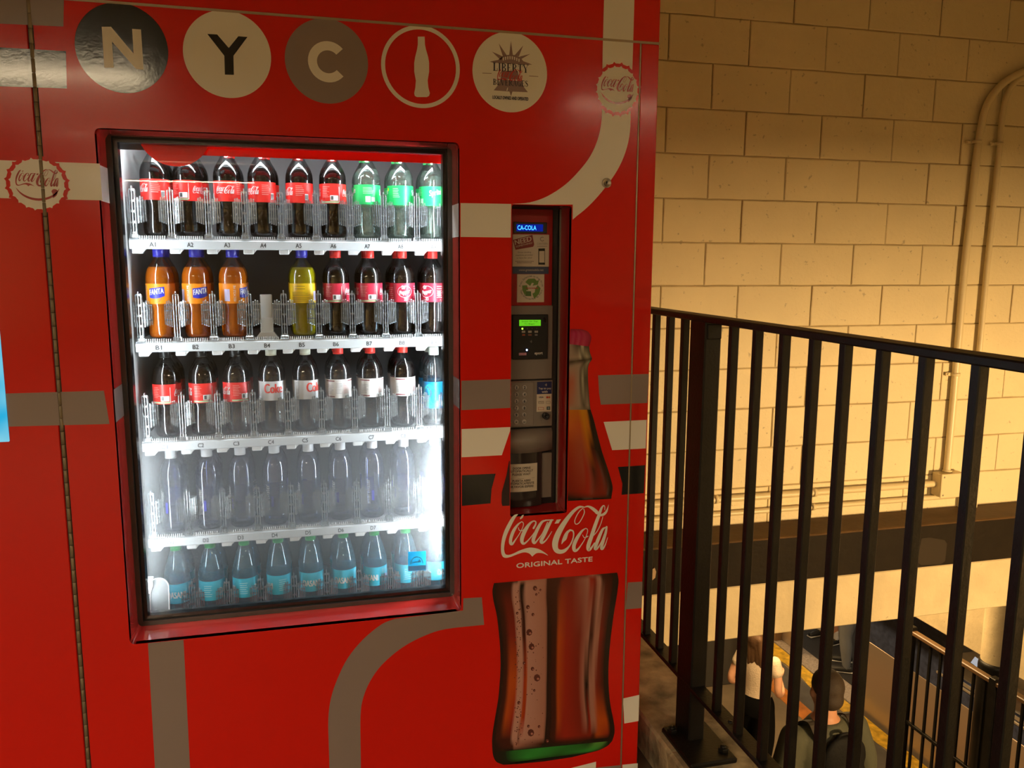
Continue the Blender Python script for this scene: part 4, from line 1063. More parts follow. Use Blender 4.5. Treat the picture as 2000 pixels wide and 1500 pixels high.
# ================================================================== PAYMENT UNIT IN ITS RECESS
YQ = YF + .088
def qp(pts, Y=YQ): return [XZ(x, y, Y) for x, y in pts]
loop = rrect(px0, px1, pz0, pz1, .006); n = len(loop)
mb = MB(); mb.add([(x, YF+.001, z_) for x, z_ in loop] + [(x, YQ+.012, z_) for x, z_ in loop], [(k, n+k, n+(k+1)%n, (k+1)%n) for k in range(n)], True)
part(mb, 'payment_reveal', mat('dark_red_gloss', (.46,.014,.014), .18, coat=.6))
pay = part(MB().box(px0-.06, px1+.03, YQ+.012, YQ+.03, pz0-.03, pz1+.03), 'payment_panel', BLACKP)
def pq(name, pts, m, y0=YQ, y1=YQ+.012): return MB().prism(qp(pts), y0, y1).build(name, m, pay)
GREYM = mat('grey_payment_plastic', (.20,.17,.145), .42, bump=.03, bscale=120)
xa = px0-.055
def quad(name, l, r_, t_, b_, m, dep=.012, off=0, Y=YQ):
    """box whose face is given in pixels on the panel plane"""
    a_, b2_ = PY(l, (t_+b_)/2, Y).x, PY(r_, (t_+b_)/2, Y).x; z1_, z0_ = PY((l+r_)/2, t_, Y).z, PY((l+r_)/2, b_, Y).z
    return MB().bbox(a_, b2_, Y-off, Y-off+dep, z0_, z1_, .0012).build(name, m, pay), (a_, b2_, z0_, z1_)
REDP = mat('red_payment_panel', (.34,.012,.012), .25)
quad('red_upper_panel', 975, 1079, 408, 597, REDP)
quad('grey_bezel', 975, 1079, 597, 741, GREYM)
quad('keypad_plate', 975, 1079, 744, 834, GREYM)
quad('edge_trim', 1090, 1094, 408, 986, GREYM, .006)
# text display
d1, r_ = quad('text_display', 1003, 1068, 434, 456, BLACKP, .008, .003)
gl1 = glow('blue_display_glass', (.01,.03,.55), .45)
d2, r_ = quad('display_glass', 1008, 1060, 438, 452, gl1, .003, .0045)
a_, b_, z0_, z1_ = r_
# dot matrix look lettering
text_in(MB(), 'CA-COLA', a_+.0025, a_+.0025+(b_-a_)*.70, z0_+.0035, z1_-.0035, YQ-.006, bold=.0002).build('display_text', glow('blue_display_text', (.05,.35,1.0), 2.6), pay)
# service sticker
PAP = mat('paper_sticker', (.62,.55,.44), .5)
_, r_ = quad('service_sticker', 1001, 1072.5, 458, 521, PAP, .002, .001)
_, r2_ = quad('service_sticker', 1001, 1071.5, 521, 535, mat('blue_sticker', (.035,.05,.11), .5), .002, .001)
Yk = YQ-.0016
text_in(MB(), 'www.greatmobile.net', r2_[0]+.017, r2_[1]-.015, r2_[2]+.006, r2_[3]-.0055, Yk-.0003).build('sticker_text', PAP, pay)
MAR = mat('maroon_print', (.20,.012,.010), .5)
k10 = lambda p: [XZ(x/10+1000, y/10+450, YQ) for x, y in p]
MB().flat(k10([(15,185),(395,88),(430,275),(410,320),(65,378)]), Yk).build('need_badge', MAR, pay)
def text_quad(name, s, bl_, br_, tl_, Y, m, bold=0, frame=None):
    """text on a slanted baseline, corners in the sticker's tracing pixels"""
    vs, fs = text2d(s); a0 = min(v[0] for v in vs); a1 = max(v[0] for v in vs); b0 = min(v[1] for v in vs); b1 = max(v[1] for v in vs)
    B, R_, T = (Vector(XZ(*p, YQ)) for p in frame(bl_, br_, tl_)); mb = MB()
    for k, (ox, oz) in enumerate([(0,0)] + ([(bold,0),(-bold,0)] if bold else [])):
        P = []
        for v in vs:
            p = B + (R_-B)*((v[0]-a0)/(a1-a0)) + (T-B)*((v[1]-b0)/(b1-b0)); P.append((p.x+ox, Y-k*3e-5, p.y+oz))
        mb.add(P, fs)
    return mb.build(name, m, pay)
fr10 = lambda *p: [(x/10+1000, y/10+450) for x, y in p]
text_quad('need_text', 'NEED', (62,285), (382,205), (45,192), Yk-.0003, PAP, .0005, fr10)
text_quad('need_text', 'SOMETHING?', (75,338), (398,258), (68,302), Yk-.0003, PAP, 0, fr10)
DKP = mat('dark_brown_ink', (.08,.055,.04), .5)
for k, (s, x0_, x1_, y_) in enumerate((('Great vending', 110,370,452), ('machine provider', 70,410,508), ('is here for you!', 90,385,562))):
    text_quad('sticker_text', s, (x0_,y_), (x1_,y_-6), (x0_,y_-38), Yk-.0003, DKP, 0, fr10)
def dashes(name, x0_, x1_, y_, h_, m, seed):
    # print too small to read: a row of short dashes
    rnd = random.Random(seed); mb = MB(); x = x0_
    while x < x1_:
        w_ = rnd.uniform(14, 34); e = min(x+w_, x1_); mb.flat(k10([(x,y_),(e,y_),(e,y_-h_),(x,y_-h_)]), Yk-.0003); x = e+7
    return mb.build(name, m, pay)
dashes('fine_print', 60, 425, 608, 10, DKP, 1); dashes('fine_print', 95, 380, 638, 10, DKP, 2)
cc = XZ(1058.8, 467, YQ)
MB().flat(circle(cc[0], cc[1], .0062, 18, math.radians(50), math.radians(330)) + circle(cc[0], cc[1], .0042, 18, math.radians(330), math.radians(50)), Yk).build('sticker_mark', mat('taupe_ink', (.26,.21,.16), .5), pay)
text_quad('sticker_text', 'CANTEEN', (485,280), (690,278), (485,242), Yk, mat('taupe_ink', (.26,.21,.16), .5), 0, fr10)
dashes('fine_print', 490, 685, 318, 12, mat('taupe_ink', (.26,.21,.16), .5), 3)
MB().flat(k10([(512,355),(640,352),(640,670),(512,668)]), Yk).build('phone_print', mat('print_black', (.015,.012,.008), .2), pay)
MB().flat(k10([(526,405),(630,403),(630,630),(526,630)]), Yk-.0003).build('phone_screen_print', PAP, pay)
# price sticker with recycling arrows
_, r_ = quad('price_sticker', 1009.5, 1063, 535.5, 590.5, PAP, .002, .001)
pc = Vector(XZ(1037.5, 562.5, YQ)); pr2 = (XZ(1037.5, 536, YQ)[1]-XZ(1037.5, 590, YQ)[1])/2
def text_arc(name, s, R_, h, a0_, a1_, m, inside=False):
    mb = MB(); n_ = len(s)
    for i, ch in enumerate(s):
        if ch == ' ': continue
        vs, fs = text2d(ch); ax0 = min(v[0] for v in vs); ax1 = max(v[0] for v in vs)
        t_ = math.radians(a0_+(a1_-a0_)*i/(n_-1)); P = []
        for v in vs:
            x, y = (v[0]-(ax0+ax1)/2)*h*1.15, v[1]*h*1.3
            if inside: rad = R_ - y + h*.5; c_, s_ = math.cos(t_), math.sin(t_); P.append((pc.x+rad*c_-x*s_*-1*1.0 if False else pc.x+(R_-h*.9+(h-y))*c_ + x*(-s_)*(-1)*(-1), Yk-.0003, pc.y+(R_-h*.9+(h-y))*s_ + x*c_))
            else: P.append((pc.x+(R_+y)*math.cos(t_)+x*math.sin(t_), Yk-.0003, pc.y+(R_+y)*math.sin(t_)-x*math.cos(t_)))
        mb.add(P, fs)
    return mb.build(name, m, pay)
text_arc('price_text', 'Press Selection to View Price', pr2*.80, .0060, 170, 10, INK)
text_arc('price_text', 'Toque Seleccion Para Ver Precio', pr2*.84, .0054, 192, 348, INK, True)
GRN = mat('recycle_green', (.11,.22,.035), .4); GRN2 = mat('recycle_green_dark', (.06,.14,.03), .4)
def arrow(pts, m): MB().flat([XZ(x/10+1000, y/10+450, YQ) for x, y in pts], Yk).build('recycle_arrow', m, pay)
arrow([(255,1010),(315,945),(440,940),(480,985),(525,970),(500,1060),(400,1080),(425,1030),(385,1025),(350,1085)], GRN)
arrow([(195,1075),(290,1070),(315,1170),(280,1165),(255,1275),(200,1170)], GRN); arrow([(270,1185),(370,1190),(372,1285),(260,1280)], GRN2)
arrow([(500,1065),(555,1130),(530,1230),(480,1290),(430,1335),(395,1235),(440,1210),(450,1140)], GRN)
dashes('fine_print', 270, 505, 1138, 20, mat('red_ink', (.4,.03,.02), .5), 4)
# card reader
b5 = lambda p: [(x/5.77+960, y/5.77+590) for x, y in p]
rd, r_ = quad('card_reader', 999.5, 1068, 614, 700.5, BLACKP, .016, .010)
YR2 = YQ - .0106
def rp(p): return [XZ(x, y, YR2) for x, y in b5(p)]
MB().flat(rp([(312,200),(555,200),(555,268),(312,270)]), YR2).build('reader_lcd', glow('green_lcd', (.18,.75,.02), .75), pay)
def rt(s, x0_, x1_, yb_, yt_, m, bold=0):
    a_, b_ = rp([(x0_,yb_)])[0], rp([(x1_,yb_)])[0]; t_ = rp([(x0_,yt_)])[0]
    text_in(MB(), s, a_[0], b_[0], a_[1], t_[1], YR2-.0004, bold=bold).build('reader_text', m, pay)
rt('Swipe Or Tap', 340, 520, 230, 212, mat('lcd_ink', (.03,.08,.01), .5)); rt('To Begin', 370, 485, 258, 240, mat('lcd_ink', (.03,.08,.01), .5))
def spot(x, y, r_, m, nm='indicator'): p = rp([(x,y)])[0]; MB().lathe([(r_,0),(r_*.8,-.0012),(0,-.0016)], 12, p[0], YR2, p[1], axis='y').build(nm, m, pay)
spot(348, 300, .0026, glow('green_led', (.35,1,.05), 2.5), 'green_indicator')
for x in (402, 457, 510): spot(x, 297, .0012, GREYM)
LGT = mat('pale_print', (.34,.30,.26), .5)
for x in (340, 412, 484): MB().flat(rp([(x,322),(x+40,322),(x+40,346),(x,346)]), YR2-.0002).build('card_mark', LGT, pay)
MB().flat(rp([(345,362),(378,362),(378,378),(345,378)]), YR2-.0002).build('card_mark', mat('orange_ink', (.4,.08,.02), .5), pay)
MB().flat(rp([(488,362),(518,362),(518,378),(488,378)]), YR2-.0002).build('card_mark', mat('grey_ink', (.2,.19,.2), .5), pay)
MB().flat(rp([(412,362),(452,362),(452,378),(412,378)]), YR2-.0002).build('card_mark', mat('dark_orange_ink', (.2,.08,.05), .5), pay)
def waves(cx, cy, m, fn, Y, k0=1):
    for k, r_ in enumerate((.0022, .0042, .0062)):
        c_ = fn([(cx,cy)])[0]; t0, t1 = -.7, .7
        o = [(c_[0]+r_*math.cos(t0+(t1-t0)*i/8), c_[1]+r_*math.sin(t0+(t1-t0)*i/8)) for i in range(9)] + [(c_[0]+(r_-.0008)*math.cos(t1-(t1-t0)*i/8), c_[1]+(r_-.0008)*math.sin(t1-(t1-t0)*i/8)) for i in range(9)]
        MB().flat(o, Y).build('contactless_mark', m, pay)
waves(430, 445, LGT, rp, YR2-.0002)
spot(398, 540, .0024, glow('blue_led', (.25,.4,1.0), 14.0), 'blue_indicator')
MB().flat(rp([(308,572),(395,570),(395,600),(308,602)]), YR2-.0002).build('reader_badge', mat('pink_label', (.45,.22,.30), .5), pay)
rt('eport', 485, 575, 600, 566, mat('pale_lettering', (.62,.58,.54), .5), .0003)
MB().flat(rp([(600,165),(618,200),(612,235),(590,215),(585,180)]), YR2-.0002).build('reader_slot', mat('slot_black', (.004,.004,.005), .2), pay)
# keypad
_, r_ = quad('keypad', 984, 1042, 747, 832, mat('keypad_grey', (.23,.20,.175), .4), .004, .002)
YK2 = YQ - .0022
KEY = mat('key_silver', (.42,.39,.36), .45)
kz = lambda x, y: XZ(x/5.555+990, y/5.555+730, YK2)
rows_ = (150, 225, 298, 373, 446, 522); lab = (('1','2'),('3','4'),('5','6'),('7','8'),('9','0'),('*','<->'))
keyme = MB().lathe([(.0066,.001),(.0066,-.0016),(.0058,-.0026),(0,-.0028)], 18, axis='y').mesh('key', KEY)
for i, y in enumerate(rows_):
    for j, x in enumerate((20, 104, 190)):
        p = kz(x - i*.8, y - (j-1)*2); link('key', keyme, pay, (p[0], YK2, p[1]))
        if j:
            s = lab[i][j-1]; w_ = (.0015 if s == '1' else .0034) if len(s) == 1 else .0044; h_ = .0036 if s.isdigit() else .0018
            text_in(MB(), s, p[0]-w_*.6, p[0]+w_*.6, p[1]-h_, p[1]+h_, YK2-.0032, bold=.0005).build('key_digit', INK, pay)
# tap to pay sticker
BLU = mat('tap_blue', (.012,.02,.10), .4)
b55 = lambda p: [XZ(x/5.555+990, y/5.555+730, YQ) for x, y in p]
_, r_ = quad('tap_sticker', 1049, 1077.5, 745.5, 769.5, BLU, .002, .001)
_, r3_ = quad('tap_sticker', 1048, 1077, 769.5, 804, PAP, .002, .001)
waves(408, 120, PAP, b55, Yk)
fr55 = lambda *p: [(x/5.555+990, y/5.555+730) for x, y in p]
text_quad('tap_text', 'Tap to pay', (342,175), (478,172), (342,148), Yk, PAP, .0002, fr55)
text_quad('tap_text', 'with', (378,206), (440,204), (378,182), Yk, PAP, .0002, fr55)
text_quad('tap_text', 'VISA', (345,263), (395,262), (345,246), Yk, mat('visa_blue', (.04,.04,.09), .5), .0002, fr55)
for x, c_ in ((436,(.45,.03,.02)), (458,(.45,.13,.02))):
    p = b55([(x,254)])[0]; MB().flat(circle(p[0], p[1], .0030, 16), Yk - (.0001 if x > 440 else 0)).build('card_mark', mat('card_%d' % x, c_, .5), pay)
def obox(x0_, x1_, y0_, y1_, m): MB().flat(b55([(x0_,y1_),(x1_,y1_),(x1_,y0_),(x0_,y0_)]), Yk, [b55([(x0_+3,y1_-3),(x1_-3,y1_-3),(x1_-3,y0_+3),(x0_+3,y0_+3)])]).build('card_mark', m, pay)
obox(340,398,296,322, DKP); obox(424,470,296,322, mat('taupe_ink', (.26,.21,.16), .5)); obox(338,398,362,392, mat('red_ink', (.4,.03,.02), .5))
text_quad('tap_text', 'Pay', (352,316), (390,315), (352,302), Yk, DKP, 0, fr55)
MB().flat(b55([(430,355),(468,354),(468,390),(430,391)]), Yk).build('card_mark', mat('dark_teal_ink', (.03,.05,.06), .5), pay)
MB().flat(b55([(440,362),(460,361),(460,384),(440,385)]), Yk-.0003).build('card_mark', mat('pale_teal_ink', (.25,.33,.30), .5), pay)
kp = b55([(412,452)])[0]
MB().lathe([(.0092,.0),(.0092,-.014),(.0078,-.016),(.0045,-.016),(.004,-.013),(0,-.013)], 18, kp[0], YQ, kp[1], axis='y').build('knob_lock', BLACKP, pay)
# delivery port: bowed hood, smoky door and white notice
hood = MB(); N = 10
xa_, xb_ = XZ(960, 900, YQ)[0], XZ(1078, 900, YQ)[0]; zt_, zb_ = XZ(1040, 842, YQ)[1], XZ(1040, 880, YQ)[1]
def bow(u): return -.026*max(0, 1-(2*u-1)**2)
vs = []
for k in range(N+1):
    u = k/N; x = xa_+(xb_-xa_)*u; vs += [(x, YQ+.008, zt_+.006), (x, YQ+bow(u), zt_-.004), (x, YQ+bow(u), zb_), (x, YQ+.008, zb_)]
hood.add(vs, [(4*k+a, 4*k+a+1, 4*k+5+a, 4*k+4+a) for k in range(N) for a in range(3)], True)
hood.build('port_hood', GREYM, pay)
xd = XZ(1056, 930, YQ)[0]
dm = mat('smoky_door', (.030,.022,.022), .10); dr_ = MB(); vs = []
zd0 = XZ(1040, 985, YQ)[1]
for k in range(N+1):
    u = k/N; x = xa_+(xb_-xa_)*u
    if x > xd: x = xd; u = (x-xa_)/(xb_-xa_)
    vs += [(x, YQ+bow(u)*.8+.004, zb_), (x, YQ+bow(u)*.8+.004, zd0)]
dr_.add(vs, [(2*k, 2*k+1, 2*k+3, 2*k+2) for k in range(N)], True); dr_.build('port_door', dm, pay)
quad('port_side', 1055, 1078, 885, 972, GREYM, .012, -.002)
# notice
nt_ = MB(); vs = []; xn0, xn1 = XZ(965, 930, YQ)[0], XZ(1046.5, 930, YQ)[0]; zn1, zn0 = XZ(1020, 903, YQ)[1], XZ(1020, 957, YQ)[1]
fy = lambda x: YQ+bow((x-xa_)/(xb_-xa_))*.8+.0032
for k in range(11):
    x = xn0+(xn1-xn0)*k/10; vs += [(x, fy(x), zn1), (x, fy(x), zn0)]
nt_.add(vs, [(2*k, 2*k+1, 2*k+3, 2*k+2) for k in range(10)], True); nt_.build('door_notice', PAP, pay)
def notice(s, x0_, x1_, yb_, yt_):
    a_, b_ = XZ(x0_, yb_, YQ), XZ(x1_, yb_, YQ); t_ = XZ(x0_, yt_, YQ); mb = MB()
    text_in(mb, s, a_[0], b_[0], a_[1], t_[1], 0, bold=.00025); mb.v = [(v[0], fy(v[0])-.0006+v[1], v[2]) for v in mb.v]; mb.build('notice_text', DKP, pay)
for s, x0_, x1_, yb_ in (('DOOR OPENS', 999, 1033, 914.5), ('AUTOMATICALLY', 991, 1038, 920.5), ('PLEASE WAIT', 998, 1033, 926.5), ('PUERTA ABRE', 998, 1033, 939), ('AUTOMATICAMENTE', 988, 1040, 945), ('POR FAVOR ESPERE', 989, 1039, 951)):
    notice(s, x0_, x1_, yb_, yb_-4.2)
z_ = XZ(1020, 931.5, YQ)[1]
mb = MB(); mb.add([(x, fy(x)-.0006, zz) for x in (XZ(992,930,YQ)[0], XZ(1015,930,YQ)[0], XZ(1041,930,YQ)[0]) for zz in (z_, z_+.0006)], [(0,2,3,1),(2,4,5,3)]); mb.build('notice_rule', DKP, pay)
# ================================================================== BOTTLES
PET = clear('clear_pet', (.95,.97,.97), gloss=.05, rough=.03, edge=.45)
PETB = clear('blue_pet', (.62,.86,.95), gloss=.05, rough=.03, diff=.10, dcol=(.35,.75,.92), edge=.45, trl=.5)
PETS = clear('faint_blue_pet', (.84,.87,.95), gloss=.05, rough=.03, edge=.5)
COLA = mat('cola_liquid', (.010,.006,.005), .06, spec=.5)
ORANGE = juice('orange_liquid', (.95,.23,.008)); YELLOW = juice('yellow_liquid', (.72,.60,.01))
LEMON = clear('lemon_lime_liquid', (.93,.98,.95), gloss=.03, rough=.05, diff=.16, dcol=(.86,.97,.91), edge=.35, trl=.5)
WATER = clear('water', (.93,.96,.97), gloss=.03, rough=.04, diff=.05, dcol=(.9,.95,1), edge=.35, trl=.5)
BWATER = clear('blue_water', (.66,.86,.95), gloss=.03, rough=.04, diff=.16, dcol=(.40,.76,.92), edge=.35, trl=.5)
PWATER = clear('violet_water', (.80,.82,.93), gloss=.03, rough=.04, diff=.10, dcol=(.58,.62,.85), edge=.4, trl=.5)
def lm(name, col, r=.35): return mat('label_'+name, col, r)
LWHT = lm('white', (.82,.82,.82)); LRED = lm('red', (.72,.025,.02)); LINK = lm('ink', (.05,.04,.05)); LPG = lm('pale_green', (.42,.55,.32)); LGY = lm('grey', (.42,.42,.44))
PROF = {
 'contour': [(0,.004),(.020,.0),(.028,.001),(.0325,.006),(.0340,.016),(.0338,.034),(.0322,.055),(.0312,.068),(.0325,.080),(.0358,.087),(.0360,.147),(.0362,.156),(.0352,.167),(.0315,.180),(.0250,.192),(.0185,.203),(.0142,.211),(.0134,.216),(.0134,.226)],
 'slim': [(0,.004),(.020,0),(.028,.001),(.0315,.006),(.0322,.015),(.0322,.100),(.0318,.105),(.0322,.110),(.0322,.150),(.0314,.163),(.0280,.178),(.0225,.190),(.0165,.199),(.0138,.204),(.0134,.216)],
 'cone': [(0,.004),(.020,0),(.029,.001),(.0335,.006),(.0345,.016),(.0335,.028),(.0348,.040),(.0335,.052),(.0350,.062),(.0350,.120),(.0352,.130),(.0335,.145),(.0295,.162),(.0245,.180),(.0190,.197),(.0145,.208),(.0134,.214),(.0134,.222)],
}
HT = {'contour': .235, 'slim': .228, 'cone': .231}
LAB = {'contour': (.0910,.1440,.0364), 'slim': (.050,.128,.0324), 'cone': (.063,.119,.0353)}
FILL = {'contour': .187, 'slim': .196, 'cone': .196}
def cap_mesh(m, H, tall=.0185):
    z1_ = H; z0_ = H-tall
    mb = MB().lathe([(.0128,z0_-.0040),(.0146,z0_-.0038),(.0146,z0_-.0008),(.0140,z0_-.0004),(.0148,z0_),(.0150,z1_-.003),(.0146,z1_-.0008),(.0135,z1_),(0,z1_)], 48,
        mod=lambda t_, z_: 1.0-.022*((int(round(t_/(2*math.pi)*48)) % 2) if z0_ < z_ < z1_-.0005 else 0))
    return mb.mesh('cap', m)
def wrap_rect(mb, a0, a1, z0_, z1_, r_, n_=None):
    n_ = n_ or max(1, int(abs(a1-a0)/.16)); vs = []
    for k in range(n_+1):
        t_ = a0+(a1-a0)*k/n_; vs += [(r_*math.sin(t_), -r_*math.cos(t_), z0_), (r_*math.sin(t_), -r_*math.cos(t_), z1_)]
    mb.add(vs, [(2*k, 2*k+2, 2*k+3, 2*k+1) for k in range(n_)]); return mb
def wrap2(mb, V2, F2, r_, a0=0, k0=0):
    b = [(( r_+.00004*k0)*math.sin(x/r_+a0), -(r_+.00004*k0)*math.cos(x/r_+a0), z_) for x, z_ in V2]; mb.add(b, F2); return mb
def wrap_text(mb, s, a0, wid, z0_, z1_, r_, bold=0, vert=False, tilt=0):
    vs, fs = text2d(s); x0_ = min(v[0] for v in vs); x1_ = max(v[0] for v in vs); y0_ = min(v[1] for v in vs); y1_ = max(v[1] for v in vs)
    for k, o in enumerate([0] + ([bold,-bold] if bold else [])):
        V2 = []
        for v in vs:
            u, w_ = (v[0]-x0_)/(x1_-x0_), (v[1]-y0_)/(y1_-y0_)
            if vert: V2.append(((.5-w_)*wid+o, z0_+(z1_-z0_)*u))
            else: V2.append(((u-.5)*wid+o, z0_+(z1_-z0_)*w_ + tilt*(u-.5)))
        wrap2(mb, V2, fs, r_, a0, k)
    return mb
def wrap_script(mb, a0, wid, zc, r_):
    k = wid/SWID; off = {}
    for q_, (a_, b_) in enumerate(SO):
        for i in range(a_, b_): off[i] = q_*1.2e-5
    vs = []
    for i, v in enumerate(SV):
        rr2 = r_+off.get(i, 0); t_ = v[0]*k/r_+a0; vs.append((rr2*math.sin(t_), -rr2*math.cos(t_), zc+v[1]*k))
    mb.add(vs, SF); return mb
def fine_print(mb, a0, a1, z0_, z1_, r_, n_, rnd):
    h = (z1_-z0_)/n_
    for k in range(n_):
        e = a1 - (a1-a0)*rnd.uniform(0,.35); wrap_rect(mb, a0, e, z0_+k*h+h*.3, z0_+k*h+h*.6, r_)
def make_bottle(kind):
    """returns (root, group name, short look)"""
    D = {
     'cola': ('contour', PET, COLA, (.60,.02,.015), LRED),
     'lime': ('contour', clear('pale_green_pet', (.95,.985,.965), gloss=.05, rough=.03, edge=.45), LEMON, (.05,.45,.12), lm('green', (.02,.55,.14))),
     'orange': ('contour', PET, ORANGE, (.035,.035,.42), lm('orange', (.90,.27,.01))),
     'pine': ('contour', PET, YELLOW, (.035,.035,.42), lm('yellow', (.88,.55,.01))),
     'cherry': ('contour', PET, COLA, (.72,.03,.025), lm('cherry_red', (.60,.025,.06))),
     'pepper': ('contour', PET, COLA, (.72,.03,.025), lm('wine_red', (.55,.02,.05))),
     'zero': ('contour', PET, COLA, (.012,.012,.012), LRED),
     'diet': ('contour', PET, COLA, (.62,.62,.50), lm('silver', (.60,.60,.62))),
     'white': ('contour', PET, COLA, (.72,.035,.025), lm('offwhite', (.78,.75,.74))),
     'teal': ('slim', PET, WATER, (.62,.70,.62), lm('blue', (.01,.20,.42))),
     'slim': ('slim', PETS, PWATER, (.72,.74,.78), None),
     'cone': ('cone', PETB, BWATER, (.02,.42,.09), lm('cyan', (.03,.50,.72))),
    }[kind]
    pr, pet, liq, capc, lab = D
    rnd = random.Random(hash(kind) % 1000 if False else sum(map(ord, kind)))
    root = empty('bottle'); P = PROF[pr]; H = HT[pr]; fz = FILL[pr]
    lz0, lz1, lr = LAB[pr]
    flute = (lambda t_, z_: 1+.018*math.cos(5*t_)*max(0, 1-abs(z_-.012)/.02)+(.010*math.cos(10*t_) if .02 < z_ < lz0-.006 else 0))
    body = MB().lathe(P, 30, mod=flute if pr != 'slim' else None).build('bottle_body', pet, root)
    Lq = []
    for (r_, z_) in P:
        if z_ >= fz: break
        Lq.append((max(0, r_-.0009), z_+.0008))
    # radius at the fill line
    for a_, b_ in zip(P, P[1:]):
        if a_[1] <= fz <= b_[1]: rf = a_[0]+(b_[0]-a_[0])*(fz-a_[1])/(b_[1]-a_[1]); break
    Lq += [(rf-.0009, fz), (0, fz)]
    MB().lathe(Lq, 26, mod=flute if pr != 'slim' else None).build('liquid', liq, root)
    link('cap', cap_mesh(mat('cap_'+kind, capc, .35), H, .0185 if pr != 'slim' else .0205), root)
    if lab is None:
        # print straight on the clear bottle: blue window and white upright lettering
        blu = lm('deep_blue', (.035,.03,.40)); L_ = wrap_rect(MB(), math.radians(150), math.radians(245), .060, .108, lr).build('label', blu, root)
        wrap_text(MB(), 'smartwater', math.radians(-48), .011, .045, .118, lr+.0003, vert=True).build('label_lettering', LWHT, L_)
        wrap_rect(MB(), math.radians(-30), math.radians(-18), .055, .085, lr+.0002).build('label_print', blu, L_)
        mb = MB(); fine_print(mb, math.radians(95), math.radians(140), .055, .11, lr+.0003, 8, rnd); mb.build('label_print', LWHT, L_)
        return root
    L_ = MB().lathe([(lr,lz0),(lr,lz1)], 40).build('label', lab, root)
    r1 = lr+.0004; dz = lz1-lz0; zc = (lz0+lz1)/2
    rad = math.radians
    if kind in ('cola', 'zero', 'cherry'):
        mb = MB()
        for a0 in (0, rad(180)): wrap_script(mb, a0, .049, zc+.004, r1)
        mb.build('label_lettering', LWHT, L_)
        mb = MB(); fine_print(mb, rad(50), rad(88), lz0+.018, lz1-.006, r1, 6, rnd); fine_print(mb, rad(-130), rad(-95), lz0+.016, lz1-.006, r1, 7, rnd)
        mb.build('label_print', lm('pink', (.78,.30,.26)), L_)
        mb = MB(); wrap_rect(mb, rad(88), rad(104), lz0+.008, lz0+.024, r1); wrap_rect(mb, rad(-94), rad(-60), lz0+.008, lz0+.022, r1); wrap_rect(mb, rad(-56), rad(-54), lz0+.004, lz1-.008, r1); mb.build('label_print', LWHT, L_)
        mb = MB(); wrap_rect(mb, rad(-135), rad(-57), lz0+.002, lz0+.0065, r1); wrap_rect(mb, rad(-58), rad(-50) if False else rad(-57), lz0+.002, lz0+.02, r1); mb.build('label_print', LPG, L_)
        mb = MB(); wrap_rect(mb, rad(-90), rad(-80), lz0+.010, lz0+.020, r1+.0002)
        for k in range(6): wrap_rect(mb, rad(89+k*2.4), rad(90.2+k*2.4), lz0+.010, lz0+.022, r1+.0002)
        mb.build('label_print', lm('dark_grey', (.10,.10,.10)), L_)
    elif kind == 'lime':
        mb = wrap_text(MB(), 'Sprite', 0, .036, zc-.002, zc+.018, r1, .0006, tilt=.006)
        wrap_text(mb, 'Sprite', rad(180), .036, zc-.002, zc+.018, r1, .0006, tilt=.006); mb.build('label_lettering', LWHT, L_)
        mb = MB(); fine_print(mb, rad(60), rad(95), lz0+.02, lz1-.006, r1, 6, rnd); wrap_rect(mb, rad(-100), rad(-78), lz0+.006, lz0+.022, r1); wrap_rect(mb, rad(-74), rad(-58), lz0+.008, lz0+.020, r1); fine_print(mb, rad(-110), rad(-60), lz0+.028, lz1-.006, r1, 5, rnd)
        mb.build('label_print', lm('pale_mint', (.55,.80,.60)), L_)
        wrap_rect(MB(), rad(25), rad(36), lz1-.014, lz1-.006, r1+.0003).build('label_print', lm('lemon', (.85,.80,.05)), L_)
    elif kind == 'orange':
        BL = lm('royal_blue', (.03,.035,.45))
        for a0 in (0, rad(180)):
            MB().add(*((lambda V2: ([((r1)*math.sin(x/r1+a0), -(r1)*math.cos(x/r1+a0), z_) for x, z_ in V2], [tuple(range(len(V2)))]))([(-.019,zc-.004),(-.019,zc+.014),(.019,zc+.022),(.021,zc+.002),(.002,zc-.016),(-.010,zc-.013)]))).build('label_print', BL, L_) if False else None
            mb = MB()
            for k in range(8):      # blue badge behind the word
                x0_, x1_ = -.020+.005*k, -.020+.005*(k+1); f0 = lambda x: zc+.006+.12*x
                wrap2(mb, [(x0_, f0(x0_)-.014-.004*math.sin((x0_+.02)*78)), (x1_, f0(x1_)-.014-.004*math.sin((x1_+.02)*78)), (x1_, f0(x1_)+.010), (x0_, f0(x0_)+.010)], [(0,1,2,3)], r1, a0)
            mb.build('label_print', BL, L_)
            wrap_text(MB(), 'FANTA', a0, .036, zc-.001, zc+.013, r1+.0005, .0004, tilt=.005).build('label_lettering', LWHT, L_)
            mb = MB(); wrap2(mb, [(-.017,zc-.016),(.006,zc-.021),(.012,zc-.012),(-.004,zc-.011)], [(0,1,2,3)], r1+.0002, a0); mb.build('label_print', lm('red_orange', (.72,.06,.01)), L_)
        wrap_rect(MB(), rad(-95), rad(-72), lz0+.006, lz0+.038, r1).build('label_print', lm('lilac', (.52,.47,.68)), L_)
        wrap_text(MB(), 'RECYCLE ME', rad(-52), .006, lz0+.006, lz0+.048, r1, vert=True).build('label_lettering', LWHT, L_)
    elif kind == 'pine':
        mb = MB(); fine_print(mb, rad(-50), rad(35), lz0+.018, lz1-.022, r1, 4, rnd); fine_print(mb, rad(-36), rad(12), lz1-.018, lz1-.004, r1, 2, rnd); fine_print(mb, rad(-50), rad(30), lz0+.003, lz0+.016, r1, 3, rnd)
        mb.build('label_print', lm('ochre', (.42,.27,.02)), L_)
